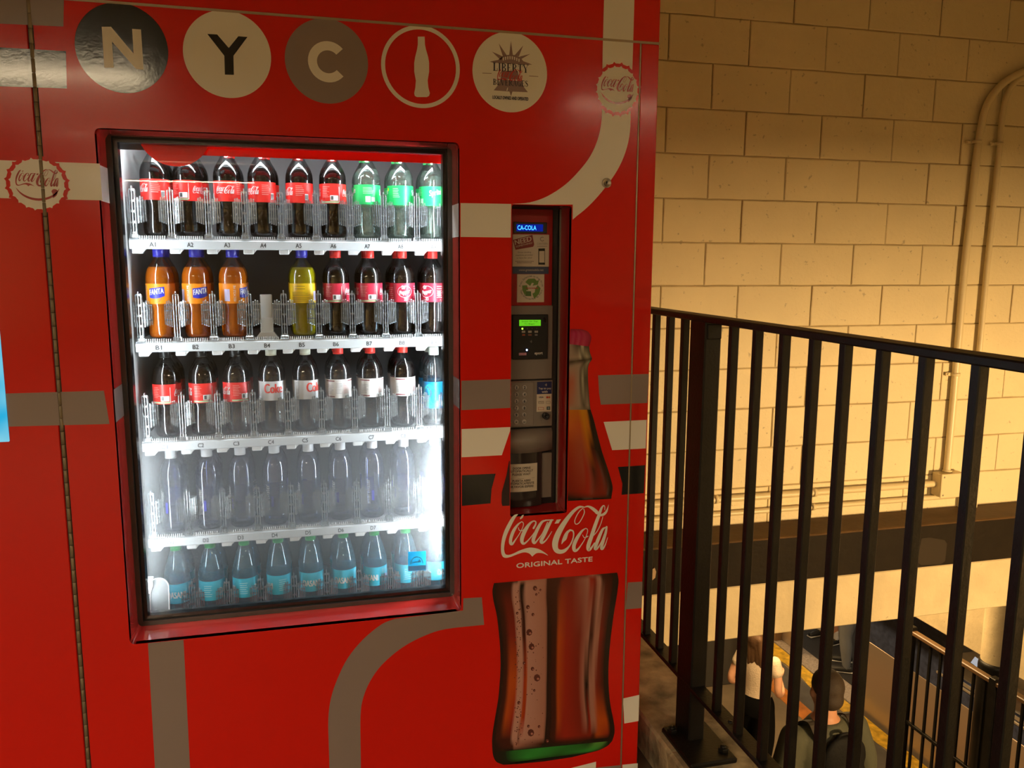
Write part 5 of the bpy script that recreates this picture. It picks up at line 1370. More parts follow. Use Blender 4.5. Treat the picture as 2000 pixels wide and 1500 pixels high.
        wrap_rect(MB(), rad(48), rad(72), lz0+.006, lz0+.032, r1).build('label_print', lm('lilac', (.52,.47,.68)), L_)
    elif kind == 'pepper':
        for a0 in (0, rad(180)):
            mb = MB(); wrap_text(mb, 'Dr', a0-.10, .009, zc+.010, zc+.020, r1, .0006); wrap_text(mb, 'Pepper', a0, .030, zc-.007, zc+.008, r1, .0008, tilt=.006)
            wrap_text(mb, '23', a0+.05, .009, zc-.022, zc-.014, r1, .0004)
            E1 = [(.021*math.cos(t_*.2618), zc+.003+.0165*math.sin(t_*.2618)) for t_ in range(24)]; E2 = [(.0200*math.cos(t_*.2618), zc+.003+.0155*math.sin(t_*.2618)) for t_ in range(24)]
            wrap2(mb, E1+E2, [(k, (k+1)%24, 24+(k+1)%24, 24+k) for k in range(24)], r1, a0)
            mb.build('label_lettering', LWHT, L_)
        mb = MB(); fine_print(mb, rad(48), rad(82), lz0+.010, lz1-.006, r1, 6, rnd); wrap_rect(mb, rad(52), rad(66), lz0+.016, lz0+.030, r1+.0002); fine_print(mb, rad(-100), rad(-50), lz0+.005, lz1-.01, r1, 7, rnd)
        mb.build('label_print', lm('pale_pink', (.80,.58,.58)), L_)
    elif kind == 'diet':
        mb = MB()
        for a0 in (0, rad(180)): wrap_text(mb, 'Coke', a0, .050, zc-.006, zc+.020, r1, .0012)
        mb.build('label_lettering', lm('coke_red', (.72,.05,.03)), L_)
        mb = MB(); wrap_rect(mb, rad(-92), rad(-74), lz0+.004, lz1-.004, r1); mb.build('label_print', LGY, L_)
        mb = MB(); fine_print(mb, rad(-90), rad(-76), lz0+.008, lz1-.008, r1+.0003, 9, rnd); mb.build('label_print', LWHT, L_)
    elif kind == 'white':
        mb = MB(); wrap_rect(mb, rad(-65), rad(-20), lz1-.006, lz1-.003, r1); wrap_rect(mb, rad(-65), rad(-20), lz0+.003, lz0+.006, r1); wrap_rect(mb, rad(40), rad(85), lz1-.006, lz1-.003, r1); mb.build('label_print', lm('maroon', (.22,.03,.04)), L_)
        mb = MB(); fine_print(mb, rad(-15), rad(14), lz0+.012, lz1-.010, r1, 8, rnd); fine_print(mb, rad(-62), rad(-24), lz0+.012, lz1-.014, r1, 6, rnd); mb.build('label_print', LGY, L_)
        mb = MB(); fine_print(mb, rad(18), rad(55), lz0+.012, lz1-.010, r1, 9, rnd); mb.build('label_print', lm('pink', (.78,.30,.26)), L_)
    elif kind == 'teal':
        L2 = L_
        E1 = [(0, zc)] + [(.022*math.cos(t_*.2618), zc-.002+.034*math.sin(t_*.2618)) for t_ in range(24)]
        mb = MB(); wrap2(mb, E1, [(0, 1+k, 1+(k+1)%24) for k in range(24)], r1, rad(-34)); mb.build('label_print', lm('turquoise', (.03,.50,.45)), L2)
        mb = MB()
        for k in range(10):
            u = k/10; x = -.004+.010*math.sin(u*5); wrap2(mb, [(x-.002,zc+.026-.054*u),(x-.002,zc+.026-.054*(u+.1)),(x+.002,zc+.026-.054*(u+.1)),(x+.002,zc+.026-.054*u)], [(0,1,2,3)], r1+.0003, rad(-34))
        mb.build('label_print', lm('slate_blue', (.10,.14,.36)), L2)
        mb = MB(); wrap_rect(mb, rad(28), rad(48), lz0+.006, lz0+.022, r1); fine_print(mb, rad(4), rad(24), lz0+.006, lz0+.024, r1, 4, rnd); fine_print(mb, rad(55), rad(80), lz0+.02, lz1-.01, r1, 7, rnd); mb.build('label_print', LWHT, L2)
    elif kind == 'cone':
        mb = MB()
        for a0 in (0, rad(180)): wrap_text(mb, 'DASANI', a0, .050, zc-.012, zc+.006, r1, .0006)
        mb.build('label_lettering', LWHT, L_)
        wrap_rect(MB(), rad(78), rad(98), lz0+.016, lz0+.032, r1).build('label_print', lm('lilac_pink', (.52,.40,.66)), L_)
        mb = MB(); fine_print(mb, rad(60), rad(110), lz0+.036, lz1-.004, r1, 4, rnd); fine_print(mb, rad(-110), rad(-70), lz0+.01, lz1-.01, r1, 6, rnd); mb.build('label_print', lm('pale_cyan', (.45,.75,.85)), L_)
    return root
ROWS = [['cola']*6+['lime']*3,
        ['orange']*3+[None,'pine','cherry','cherry','pepper','pepper'],
        ['zero']*3+['diet']*2+['white']*3+['teal'],
        ['slim']*9, ['cone']*9]
# turn of each front bottle so that the side of the label seen in the photo faces out (degrees)
TURN = [[-58, 65, -8, -48, -66, 80,  88, -100, 8],
        [-8, 22, 62, 0, 0, 76, 85, 6, -38],
        [75, 100, 118, 8, 42, 0, 12, 25, 0],
        [0, 12, -20, 10, -14, 5, 20, -35, 95],
        [0, 80, 88, 110, 0, -8, -30, 96, 40]]
LOOK = {'cola':'red-label cola bottle', 'lime':'green-label clear soda bottle', 'orange':'orange soda bottle with blue cap', 'pine':'yellow soda bottle with blue cap', 'cherry':'red-capped cola bottle with cherry red label', 'pepper':'red-capped bottle with wine-red label', 'zero':'black-capped cola bottle', 'diet':'silver-label cola bottle', 'white':'red-capped cola bottle with white label', 'teal':'clear water bottle with teal label', 'slim':'slim clear water bottle with white cap', 'cone':'pale blue water bottle with green cap'}
GRP = {'cola':'red-label cola bottles on top shelf', 'lime':'green-label soda bottles on top shelf', 'orange':'orange soda bottles', 'pine':'yellow soda bottles', 'cherry':'cherry red label bottles', 'pepper':'wine-red label bottles', 'zero':'black-capped cola bottles', 'diet':'silver-label cola bottles', 'white':'white-label cola bottles', 'teal':'teal-label water bottles', 'slim':'slim water bottles', 'cone':'green-capped water bottles on bottom shelf'}
ORD = ['leftmost', 'second from left', 'third from left', 'fourth from left', 'middle', 'fourth from right', 'third from right', 'second from right', 'rightmost']
proto = {}
SHIFT = {(0,1): (-.012, .012), (0,3): (-.006, 0)}
for r in range(5):
    for i, k in enumerate(ROWS[r]):
        if not k: continue
        for dpt in range(2):
            if k not in proto: proto[k] = make_bottle(k); b = proto[k]
            else: b = copy_tree(proto[k])
            dx, dy = SHIFT.get((r, i), (0, 0)) if dpt == 0 else (0, 0)
            b.location = (XC[i]+.006+dx+random.uniform(-.002,.002), YS+.045+.079*dpt+dy, ZSH[r]-.0015+.0060)
            b.rotation_euler = (0, 0, math.radians(TURN[r][i] if dpt == 0 else random.uniform(0,360)))
            place = ('above slot tag %s%d' % ('ABCD'[r], i+1)) if r < 4 else ORD[i]+' on bottom shelf'
            lb = ('front ' if dpt == 0 else 'rear ') + LOOK[k] + (' standing ' if r < 4 else ', ') + place
            if dpt == 1 and r < 4: lb = LOOK[k]+' half hidden behind the front one at tag %s%d' % ('ABCD'[r], i+1)
            tag(b, lb, 'bottle', GRP[k])
# ================================================================== PEOPLE
def fuse(mb, name, m, parent, vox=.012, smooth=6):
    """fuse overlapping closed shapes into one continuous surface"""
    me = mb.mesh(name, m); ob = bpy.data.objects.new(name, me); COL.objects.link(ob)
    bm = bmesh.new(); bm.from_mesh(me); bmesh.ops.recalc_face_normals(bm, faces=bm.faces); bm.to_mesh(me); bm.free()
    rm = ob.modifiers.new('r', 'REMESH'); rm.mode = 'VOXEL'; rm.voxel_size = vox
    sm = ob.modifiers.new('s', 'SMOOTH'); sm.factor = .5; sm.iterations = smooth
    dg = bpy.context.evaluated_depsgraph_get(); dg.update()
    me2 = bpy.data.meshes.new_from_object(ob.evaluated_get(dg)); me2.name = name
    bpy.data.objects.remove(ob); bpy.data.meshes.remove(me)
    if not me2.materials: me2.materials.append(m)
    me2.polygons.foreach_set('use_smooth', [True]*len(me2.polygons))
    return link(name, me2, parent)
def ball(mb, c, r, n=12, rot=None):
    rx, ry, rz = r if isinstance(r, (tuple, list)) else (r, r, r); rings = []
    for i in range(1, 8):
        t_ = math.pi*i/8; ring = []
        for k in range(n):
            a = 2*math.pi*k/n; p = Vector((rx*math.sin(t_)*math.cos(a), ry*math.sin(t_)*math.sin(a), rz*math.cos(t_)))
            if rot: p.rotate(rot)
            ring.append(Vector(c)+p)
        rings.append(ring)
    mb.loft(rings)
def limb(mb, pts, rs, n=12):
    P = catmull([tuple(p)+(r,) for p, r in zip(pts, rs)], 5); mb.tube([p[:3] for p in P], [p[3] for p in P], n)
    ball(mb, pts[0], rs[0]); ball(mb, pts[-1], rs[-1])
def torso(mb, rings):
    R = []
    for (cx, cy_, z, rx, ry) in catmull(rings, 4):
        R.append([(cx+rx*math.cos(2*math.pi*k/18)*(1), cy_+ry*math.sin(2*math.pi*k/18), z) for k in range(18)])
    mb.loft(R)
def hand(mb, wrist, d, palm_n, curl=.5, s=1.0):
    """palm and five unequal bent fingers; d: direction of the hand, palm_n: palm normal"""
    d = Vector(d).normalized(); n_ = Vector(palm_n); n_ = (n_-d*n_.dot(d)).normalized(); sd = d.cross(n_).normalized(); w_ = Vector(wrist)
    for k in range(4):
        b = w_ + sd*((k-1.5)*.020*s); e = w_ + d*.085*s + sd*((k-1.5)*.021*s)
        limb(mb, [b+(w_-b)*.4, e], [.013*s, .011*s], 8)
        L = (.062, .075, .070, .054)[k]*s
        a1 = curl; p1 = e + (d*math.cos(a1)+n_*math.sin(a1))*L*.55; p2 = p1 + (d*math.cos(a1*2.2)+n_*math.sin(a1*2.2))*L*.5
        limb(mb, [e, p1, p2], [.0095*s, .0085*s, .007*s], 7)
    t0 = w_ + d*.028*s - sd*.03*s
    limb(mb, [w_+d*.01*s, t0, t0+(d*.7-sd*.7)*.03*s, t0+(d*.9-sd*.35)*.055*s+n_*.01], [.013*s,.012*s,.010*s,.008*s], 7)
def head(mb, c, h, yaw=0, pitch=0):
    from mathutils import Euler
    E_ = Euler((pitch, 0, yaw)); V_ = lambda x, y, z: Vector(c)+(lambda p: (p.rotate(E_), p)[1])(Vector((x*h, y*h, z*h)))
    ball(mb, V_(0,-.012,.012), (.046*h,.057*h,.056*h), 16, E_); ball(mb, V_(0,.014,-.022), (.038*h,.042*h,.046*h), 14, E_)
    ball(mb, V_(0,.022,-.052), (.020*h,.020*h,.014*h), 10, E_)                    # chin
    limb(mb, [V_(0,.050,.012), V_(0,.064,-.016), V_(0,.056,-.020)], [.006*h,.009*h,.007*h], 8)   # nose
    for s_ in (-1, 1): ball(mb, V_(s_*.047,-.004,-.008), (.006*h,.012*h,.018*h), 10, E_)         # ears
    limb(mb, [V_(-.012,.050,-.036), V_(.012,.050,-.036)], [.004*h,.004*h], 6)     # mouth
    return V_
SKIN = mat('skin', (.62,.30,.17), .5); SKIN2 = mat('skin_pale', (.72,.38,.24), .5)
EYEM = mat('eye_dark', (.02,.015,.01), .2)
def legs(mb, h, hips, knees, ankles, k=1.0):
    for a, b, c in zip(hips, knees, ankles): limb(mb, [a, (Vector(a)+Vector(b))/2, b, (Vector(b)*.6+Vector(c)*.4), c], [.052*h*k, .047*h*k, .034*h*k, .033*h*k, .021*h*k])
def foot(mb, ank, yaw, h, k=1.0):
    d = Vector((-math.sin(yaw), math.cos(yaw), 0)); a = Vector(ank); z = .022*h
    limb(mb, [Vector((a.x,a.y,z+.005))-d*.025*h, Vector((a.x,a.y,z))+d*.05*h, Vector((a.x,a.y,.017*h))+d*.10*h], [.024*h*k, .024*h*k, .019*h*k], 10)
# ---------- man with a backpack on the stairs (back to the viewer)
h = 1.77
man = tag(empty('person', (2.775, 3.70, STAIR_Z), math.radians(4)), 'person in olive t-shirt with black backpack walking down the stairs', 'person')
b = MB()
T = [(0,0,.47*h,.080*h,.060*h),(0,0,.53*h,.098*h,.070*h),(0,0,.61*h,.088*h,.062*h),(0,.005,.71*h,.104*h,.068*h),(0,0,.785*h,.112*h,.062*h),(0,-.005,.82*h,.075*h,.048*h),(0,0,.845*h,.042*h,.042*h)]
torso(b, T); limb(b, [(0,-.005,.82*h),(0,.005,.885*h)], [.037*h,.034*h])
Vh = head(b, (0,.012,.932*h), h, math.radians(-14), -.08)
sh_l, sh_r = (-.118*h,0,.795*h), (.118*h,0,.795*h)
armL = [sh_l, (-.150*h,-.015,.70*h), (-.168*h,-.02,.625*h), (-.162*h,.03,.55*h), (-.150*h,.08,.485*h)]; armR = [sh_r, (.150*h,-.015,.70*h), (.168*h,-.02,.625*h), (.166*h,.03,.55*h), (.155*h,.07,.485*h)]
for A in (armL, armR): limb(b, A, [.033*h,.030*h,.025*h,.024*h,.016*h])
hand(b, armL[-1], (.02,.15,-1), (1,0,0), .45); hand(b, armR[-1], (-.02,.15,-1), (-1,0,0), .45)
hp = [(-.052*h,0,.50*h),(.052*h,0,.50*h)]; kn_ = [(-.055*h,.06,.28*h),(.055*h,.0,.275*h)]; an = [(-.055*h,.03,.045*h),(.055*h,-.02,.045*h)]
legs(b, h, hp, kn_, an); foot(b, an[0], 0, h); foot(b, an[1], 0, h)
fuse(b, 'body', SKIN, man, .010)
for s_ in (-1, 1): mb = MB(); ball(mb, Vh(s_*.017,.047,.006), .010, 8); mb.build('eye', EYEM, man)
b = MB(); from mathutils import Euler
ball(b, Vh(0,-.016,.022), (.049*h,.060*h,.054*h), 16, Euler((-.08,0,math.radians(-14)))); ball(b, Vh(0,-.040,-.012), (.040*h,.036*h,.036*h), 14)
fuse(b, 'hair', mat('brown_short_hair', (.035,.021,.011), .7, bump=.3, bscale=300), man, .010, 3)
OLV = mat('olive_cotton', (.075,.078,.050), .8, bump=.25, bscale=35)
b = MB(); torso(b, [(x, y, z if i else z+.03, rx+.014, ry+.014) for i, (x, y, z, rx, ry) in enumerate(T[:6])] + [(0,-.004,.842*h,.050*h,.048*h)])
for A in (armL, armR): limb(b, [A[0], A[1], (Vector(A[1])*.45+Vector(A[2])*.55)], [.042*h,.043*h,.040*h])
fuse(b, 'tshirt', OLV, man, .012)
b = MB(); torso(b, [(0,0,.46*h,.088*h,.07*h),(0,0,.50*h,.104*h,.076*h),(0,0,.57*h,.098*h,.070*h)]); legs(b, h, hp, kn_, an, 1.18)
fuse(b, 'trousers', mat('dark_denim', (.02,.022,.03), .8), man, .014)
for a_ in an:
    b = MB(); foot(b, a_, 0, h, 1.18); fuse(b, 'shoe', mat('dark_shoe', (.02,.02,.02), .5), man, .012)
# backpack
bp = tag(empty('backpack', (2.775, 3.70, STAIR_Z), math.radians(4)), "black backpack with small white chevron mark on the person's back", 'backpack')
b = MB()
for (z, w_, d0) in ((.745,.085,.05),(.66,.095,.075),(.57,.092,.08)): ball(b, (.012*h,-.115-d0*.5,z*h), (w_*h,d0*.9,.085*h), 16)
BPM = mat('black_nylon', (.006,.006,.006), .7, spec=.2, bump=.2, bscale=60)
fuse(b, 'bag_body', BPM, bp, .012, 4)
for s_ in (-1, 1):
    P = catmull([(s_*.055*h,-.115,.775*h),(s_*.068*h,-.085,.820*h),(s_*.072*h,-.03,.848*h),(s_*.076*h,.055,.815*h),(s_*.085*h,.095,.74*h),(s_*.095*h,.07,.64*h),(s_*.10*h,-.05,.58*h)], 5)
    mb = MB(); vs = []
    for (x, y, z) in P: vs += [(x-.021, y, z+.006), (x+.021, y, z+.006), (x+.021, y, z-.004), (x-.021, y, z-.004)]
    mb.add(vs, [(4*k+a, 4*k+(a+1)%4, 4*k+4+(a+1)%4, 4*k+4+a) for k in range(len(P)-1) for a in range(4)]); mb.build('shoulder_strap', mat('strap_webbing', (.035,.026,.018), .7), bp)
MB().tube(catmull([(-.03,-.13,.812*h),(-.02,-.15,.832*h),(.03,-.15,.832*h),(.045,-.13,.812*h)], 4), .009, 8).build('carry_loop', BPM, bp)
lz = .695*h; mb = MB(); yb_ = -.222
mb.prism([(.000,lz+.022),(.008,lz+.022),(.020,lz-.004),(.032,lz+.022),(.040,lz+.022),(.023,lz-.022),(.017,lz-.022)], yb_, yb_+.03); mb.lathe([(.0055,.0),(.0055,.03)], 10, .020, yb_, lz+.014, axis='y')
mb.lathe([(0,.0),(.0055,.0)], 10, .020, yb_, lz+.014, axis='y'); mb.build('chevron_mark', mat('reflective_white', (.8,.8,.78), .4), bp)
# ---------- woman on the platform
h = 1.68
wpos = PZ(1478, 1342, ZLOW+1.02)
wom = tag(empty('person', (wpos.x, wpos.y, ZLOW), math.radians(-52)), 'person in cream top and long black trousers holding a phone on the platform', 'person')
b = MB()
T = [(0,0,.47*h,.078*h,.060*h),(0,0,.53*h,.102*h,.072*h),(0,0,.615*h,.074*h,.054*h),(0,.008,.72*h,.088*h,.066*h),(0,0,.79*h,.096*h,.054*h),(0,-.005,.82*h,.062*h,.042*h),(0,0,.845*h,.034*h,.034*h)]
torso(b, T); limb(b, [(0,-.005,.82*h),(0,.012,.885*h)], [.030*h,.028*h])
Vw = head(b, (0,.022,.930*h), h, math.radians(-10), -.32)
aR = [(.100*h,0,.795*h),(.128*h,-.02,.70*h),(.138*h,-.03,.62*h),(.130*h,.10,.60*h),(.085*h,.24,.635*h)]
aL = [(-.100*h,0,.795*h),(-.135*h,-.03,.70*h),(-.150*h,-.05,.62*h),(-.120*h,.08,.60*h),(-.055*h,.22,.62*h)]
for A in (aR, aL): limb(b, A, [.029*h,.026*h,.022*h,.021*h,.014*h])
hand(b, aR[-1], (-.15,1,.35), (-.2,-.3,1), .5, .9); hand(b, aL[-1], (.35,1,.2), (.5,-.2,.8), .4, .9)
hp = [(-.050*h,0,.50*h),(.050*h,0,.50*h)]; kn_ = [(-.055*h,.10,.285*h),(.055*h,-.02,.28*h)]; an = [(-.055*h,.16,.045*h),(.060*h,-.16,.055*h)]
legs(b, h, hp, kn_, an, .95); foot(b, an[0], 0, h, .85); foot(b, an[1], 0, h, .85)
fuse(b, 'body', SKIN2, wom, .010)
for s_ in (-1, 1): mb = MB(); ball(mb, Vw(s_*.017,.047,.006), .010, 8); mb.build('eye', EYEM, wom)
b = MB(); ball(b, Vw(0,-.016,.018), (.053*h,.062*h,.058*h), 16, Euler((-.32,0,0))); ball(b, Vw(0,-.045,-.03), (.050*h,.040*h,.060*h), 14)
for x in (-.03,-.012,.012,.03): limb(b, [Vw(x,-.06,-.02), (x*h*1.1,-.085,.83*h), (x*h*1.25,-.095,.765*h)], [.022*h,.020*h,.006*h], 9)
fuse(b, 'hair', mat('long_brown_hair', (.11,.055,.022), .6, bump=.4, bscale=200), wom, .010, 3)
CRM = mat('cream_knit', (.80,.66,.50), .8, bump=.4, bscale=60)
b = MB(); torso(b, [(0,0,.555*h,.092*h,.070*h),(0,0,.615*h,.086*h,.066*h),(0,.008,.72*h,.096*h,.074*h),(0,0,.79*h,.104*h,.062*h),(0,-.005,.822*h,.066*h,.047*h),(0,0,.838*h,.046*h,.042*h)])
for A in (aR, aL): limb(b, [A[0], (Vector(A[0])*.4+Vector(A[1])*.6)], [.037*h,.036*h])
fuse(b, 'top', CRM, wom, .012)
b = MB(); torso(b, [(0,0,.45*h,.11*h,.085*h),(0,0,.52*h,.112*h,.082*h),(0,0,.585*h,.082*h,.064*h)])
for s_, k_, a_ in ((-1, kn_[0], an[0]), (1, kn_[1], an[1])):
    q_ = Vector(k_)*.45+Vector(a_)*.55
    limb(b, [(s_*.052*h,0,.49*h), Vector(k_)+Vector((s_*.01,0,.06)), q_], [.062*h,.066*h,.062*h], 14)
fuse(b, 'trousers', mat('black_cloth', (.004,.004,.004), .95, spec=.1), wom, .014)
for a_ in an:
    b = MB(); foot(b, a_, 0, h, 1.0); fuse(b, 'shoe', mat('dark_shoe', (.02,.02,.02), .5), wom, .012)
hp_ = Vector((-.02, .36, .665*h))
ph = tag(empty('smartphone', (wpos.x, wpos.y, ZLOW), math.radians(-52)), 'pale smartphone held by the person in the cream top', 'phone')
pm = MB().bbox(-.037, .037, -.004, .004, -.075, .075, .003); ob = pm.build('phone_body', mat('pale_phone', (.75,.72,.70), .3), ph, loc=hp_, rot=(-1.0,0,.2))
pm = MB(); pm.add([(-.034,-.0046,-.071),(.034,-.0046,-.071),(.034,-.0046,.071),(-.034,-.0046,.071)], [(0,1,2,3)]); pm.build('screen', glow('phone_screen', (.8,.85,.9), .8), ph, loc=hp_, rot=(-1.0,0,.2))
# ---------- two standing passengers inside the train door
def passenger(pos, rz, h, label, legm, bare, shoe, lace=None, top=(.05,.05,.06)):
    root = tag(empty('person', (pos[0], pos[1], ZLOW), rz), label, 'person'); b = MB()
    T = [(0,0,.47*h,.080*h,.060*h),(0,0,.53*h,.098*h,.070*h),(0,0,.61*h,.086*h,.060*h),(0,.005,.71*h,.102*h,.066*h),(0,0,.785*h,.108*h,.060*h),(0,-.005,.82*h,.070*h,.046*h),(0,0,.845*h,.040*h,.040*h)]
    torso(b, T); limb(b, [(0,-.005,.82*h),(0,.005,.885*h)], [.036*h,.033*h]); V_ = head(b, (0,.012,.932*h), h)
    for s_ in (-1, 1):
        A = [(s_*.115*h,0,.795*h),(s_*.145*h,-.01,.70*h),(s_*.155*h,-.01,.625*h),(s_*.15*h,.04,.55*h),(s_*.145*h,.07,.48*h)]
        limb(b, A, [.032*h,.029*h,.024*h,.022*h,.016*h]); hand(b, A[-1], (0,.1,-1), (-s_,0,0), .4)
    hp = [(-.052*h,0,.50*h),(.052*h,0,.50*h)]; kn_ = [(-.075*h,.03,.28*h),(.075*h,.02,.28*h)]; an = [(-.085*h,.0,.05*h),(.085*h,-.02,.05*h)]
    legs(b, h, hp, kn_, an); [foot(b, a_, 0, h) for a_ in an]
    fuse(b, 'body', SKIN, root, .012)
    b = MB(); ball(b, V_(0,-.016,.024), (.050*h,.061*h,.055*h), 14); fuse(b, 'hair', mat('dark_hair', (.02,.014,.01), .6), root, .012, 3)
    b = MB(); torso(b, [(x, y, z+(.03 if i == 0 else 0), rx+.014, ry+.014) for i, (x, y, z, rx, ry) in enumerate(T[:6])])
    for s_ in (-1, 1): limb(b, [(s_*.115*h,0,.795*h),(s_*.147*h,-.01,.70*h)], [.042*h,.042*h])
    fuse(b, 'shirt', mat('shirt_%g' % top[0], top, .8), root, .014)
    b = MB(); torso(b, [(0,0,.46*h,.088*h,.07*h),(0,0,.50*h,.104*h,.076*h),(0,0,.57*h,.098*h,.070*h)])
    if bare:
        for a_, k_ in zip(hp, kn_): limb(b, [a_, (Vector(a_)+Vector(k_))/2, Vector(k_)+Vector((0,0,.03))], [.066*h,.066*h,.062*h])
    else: legs(b, h, hp, kn_, [(a_[0], a_[1], .035*h) for a_ in an], 1.32)
    fuse(b, 'shorts' if bare else 'jeans', legm, root, .014)
    for a_ in an:
        b = MB(); foot(b, a_, 0, h, 1.2); sh_ = fuse(b, 'shoe', shoe, root, .010)
        MB().bbox(a_[0]-.046, a_[0]+.046, a_[1]-.09, a_[1]+.22, .0, .022, .01).build('sole', mat('white_rubber', (.72,.70,.66), .5), sh_)
        if bare: limb_ = MB(); limb(limb_, [(a_[0], a_[1], .05*h), (a_[0], a_[1]+.002, .105*h)], [.026*h, .027*h]); limb_.build('sock', mat('white_sock', (.75,.72,.68), .8), sh_)
        if lace:
            mb = MB()
            for k in range(5): mb.tube([(a_[0]-.032, a_[1]+.04+.024*k, .072-.006*k), (a_[0], a_[1]+.05+.024*k, .084-.008*k), (a_[0]+.032, a_[1]+.04+.024*k, .072-.006*k)], .008, 6)
            mb.build('laces', lace, sh_)
    return root
jp = PZ(1652, 1306, ZLOW)
passenger((jp.x+.02, jp.y+.05), math.radians(60), 1.75, 'person in loose grey-blue jeans standing in the train doorway', mat('grey_blue_jeans', (.17,.185,.21), .8, bump=.3, bscale=40), False, mat('dark_shoe', (.02,.02,.02), .5), top=(.06,.06,.07))
sp_ = PZ(1632, 1266, ZLOW)
passenger((sp_.x+.05, sp_.y+.26), math.radians(100), 1.76, 'person in shorts and black sneakers with yellow laces inside the train', mat('black_shorts', (.012,.012,.014), .8), True, mat('black_sneaker', (.015,.015,.015), .5), mat('yellow_lace', (.75,.52,.03), .6), top=(.03,.03,.035))
# ================================================================== TRAIN
XT = 6.25
train = tag(empty('subway_train', (XT, 8, ZLOW)), 'silver subway train with blue band and open door at the platform', 'train')
TI = Matrix.Translation((-XT, -8, -ZLOW))
def tp_(mb, name, m, parent=None):
    o = mb.build(name, m, parent or train)
    if parent is None: o.matrix_parent_inverse = TI.copy()
    return o
SILV = mat('train_steel', (.46,.37,.28), .35, metal=.55, bump=.03, bscale=30)
BLUB = mat('train_blue', (.045,.06,.12), .3, bump=.15, bscale=14, var=.35, vscale=16)
zB = -4.37+EYE; zW = -4.16+EYE; zTOP = -.55; yD0, yD1 = 7.72, 9.55
# lower silver panels, one each side of the door, with a vertical joint
for (a_, b_) in ((1.0, 4.30), (4.305, yD0), (yD1, 13.5), (13.505, 18)):
    tp_(MB().bbox(XT, XT+.08, a_, b_, ZLOW-.25, zB, .006), 'side_panel', SILV)
# blue band and upper wall with window openings
def yz_prism(mb, poly, x0_, x1_, holes=()):
    q_ = MB().prism([(-y, z) for y, z in poly], x0_, x1_, [[(-y, z) for y, z in h_] for h_ in holes])
    q_.v = [(v[1], -v[0], v[2]) for v in q_.v]; mb.v, mb.f, mb.m, mb.sm = q_.v, q_.f, q_.m, q_.sm; return mb
wins = [(5.0, 6.45), (3.0, 4.45), (1.2, 2.6)]
for (a_, b_, ws) in ((1.0, yD0, wins), (yD1, 18, [(10.2, 11.6), (12.2, 13.6), (14.5, 16)])):
    tp_(yz_prism(MB(), [(a_,zB),(b_,zB),(b_,zTOP),(a_,zTOP)], XT+.004, XT+.08, [[(y, z) for y, z in rrect(w0, w1, zW, -1.55, .11)] for w0, w1 in ws]), 'upper_side', BLUB)
    for (w0, w1) in ws:
        fr_ = tp_(yz_prism(MB(), rrect(w0-.012, w1+.012, zW-.012, -1.538, .12), XT-.006, XT+.01, [rrect(w0+.02, w1-.02, zW+.02, -1.57, .10)]), 'window_frame', mat('window_trim', (.42,.37,.30), .3, metal=.4))
        mb = MB(); mb.add([(XT+.03,w0,zW),(XT+.03,w1,zW),(XT+.03,w1,-1.55),(XT+.03,w0,-1.55)], [(0,1,2,3)])
        mb.build('window_pane', clear('train_glass', (.72,.70,.66), .08, .02), fr_)
# ledge rail under the windows
tp_(MB().bbox(XT-.012, XT+.01, 1.0, 6.6, zW-.055, zW-.03, .004), 'belt_rail', mat('window_trim', (.42,.37,.30), .3, metal=.4))
tp_(MB().bbox(XT-.008, XT+.08, 1, yD0, zTOP, zTOP+.06, .01), 'roof_edge', SILV); tp_(MB().bbox(XT-.008, XT+.08, yD0, 18, zTOP, zTOP+.06, .01), 'roof_edge', SILV)
# door frame posts, threshold, pocketed door leaves
tp_(MB().bbox(XT-.01, XT+.10, yD0-.03, yD0+.03, ZLOW-.02, zTOP, .006), 'door_post', mat('door_edge', (.30,.19,.10), .35, metal=.4))
tp_(MB().bbox(XT-.01, XT+.10, yD1-.03, yD1+.03, ZLOW-.02, zTOP, .006), 'door_post', mat('door_edge', (.30,.19,.10), .35, metal=.4))
tp_(MB().bbox(XT-.02, XT+.26, yD0, yD1, ZLOW-.06, ZLOW+.004, .004), 'threshold', mat('threshold_metal', (.36,.30,.25), .6, bump=.6, bscale=90, var=.3, vscale=40))
tp_(MB().bbox(XT+.10, XT+.13, yD1-.45, yD1, ZLOW+.01, zTOP-.2, .004), 'door_leaf', SILV)
# interior
tp_(MB().box(XT+.26, 8.9, yD0-6.7, 18, ZLOW-.05, ZLOW), 'train_floor', mat('train_floor', (.030,.028,.028), .5, var=.3, vscale=60))
tp_(MB().box(8.9, 8.95, 1, 18, ZLOW, zTOP), 'inner_wall', mat('train_inner_wall', (.40,.34,.27), .5))
tp_(MB().box(XT, 8.95, 1, 18, zTOP+.06, zTOP+.1), 'train_roof', mat('train_roof', (.4,.38,.34), .6))
tp_(MB().box(7.3, 7.5, 1.5, 17.5, zTOP+.03, zTOP+.055), 'interior_light', glow('train_light', (1.0,.80,.55), 9.0))
tp_(MB().tube([(XT+.36, yD1-.75, ZLOW), (XT+.36, yD1-.75, zTOP)], .02, 10), 'grab_pole', mat('dark_pole', (.05,.04,.035), .3, metal=.5))
# roundel on the lower panel
mb = MB().lathe([(0,-.004),(.075,-.004),(.082,-.006),(.088,-.004),(.088,0)], 28, XT, 6.0, -4.75+EYE, axis='x'); tp_(mb, 'side_roundel', mat('roundel_grey', (.20,.155,.11), .4))
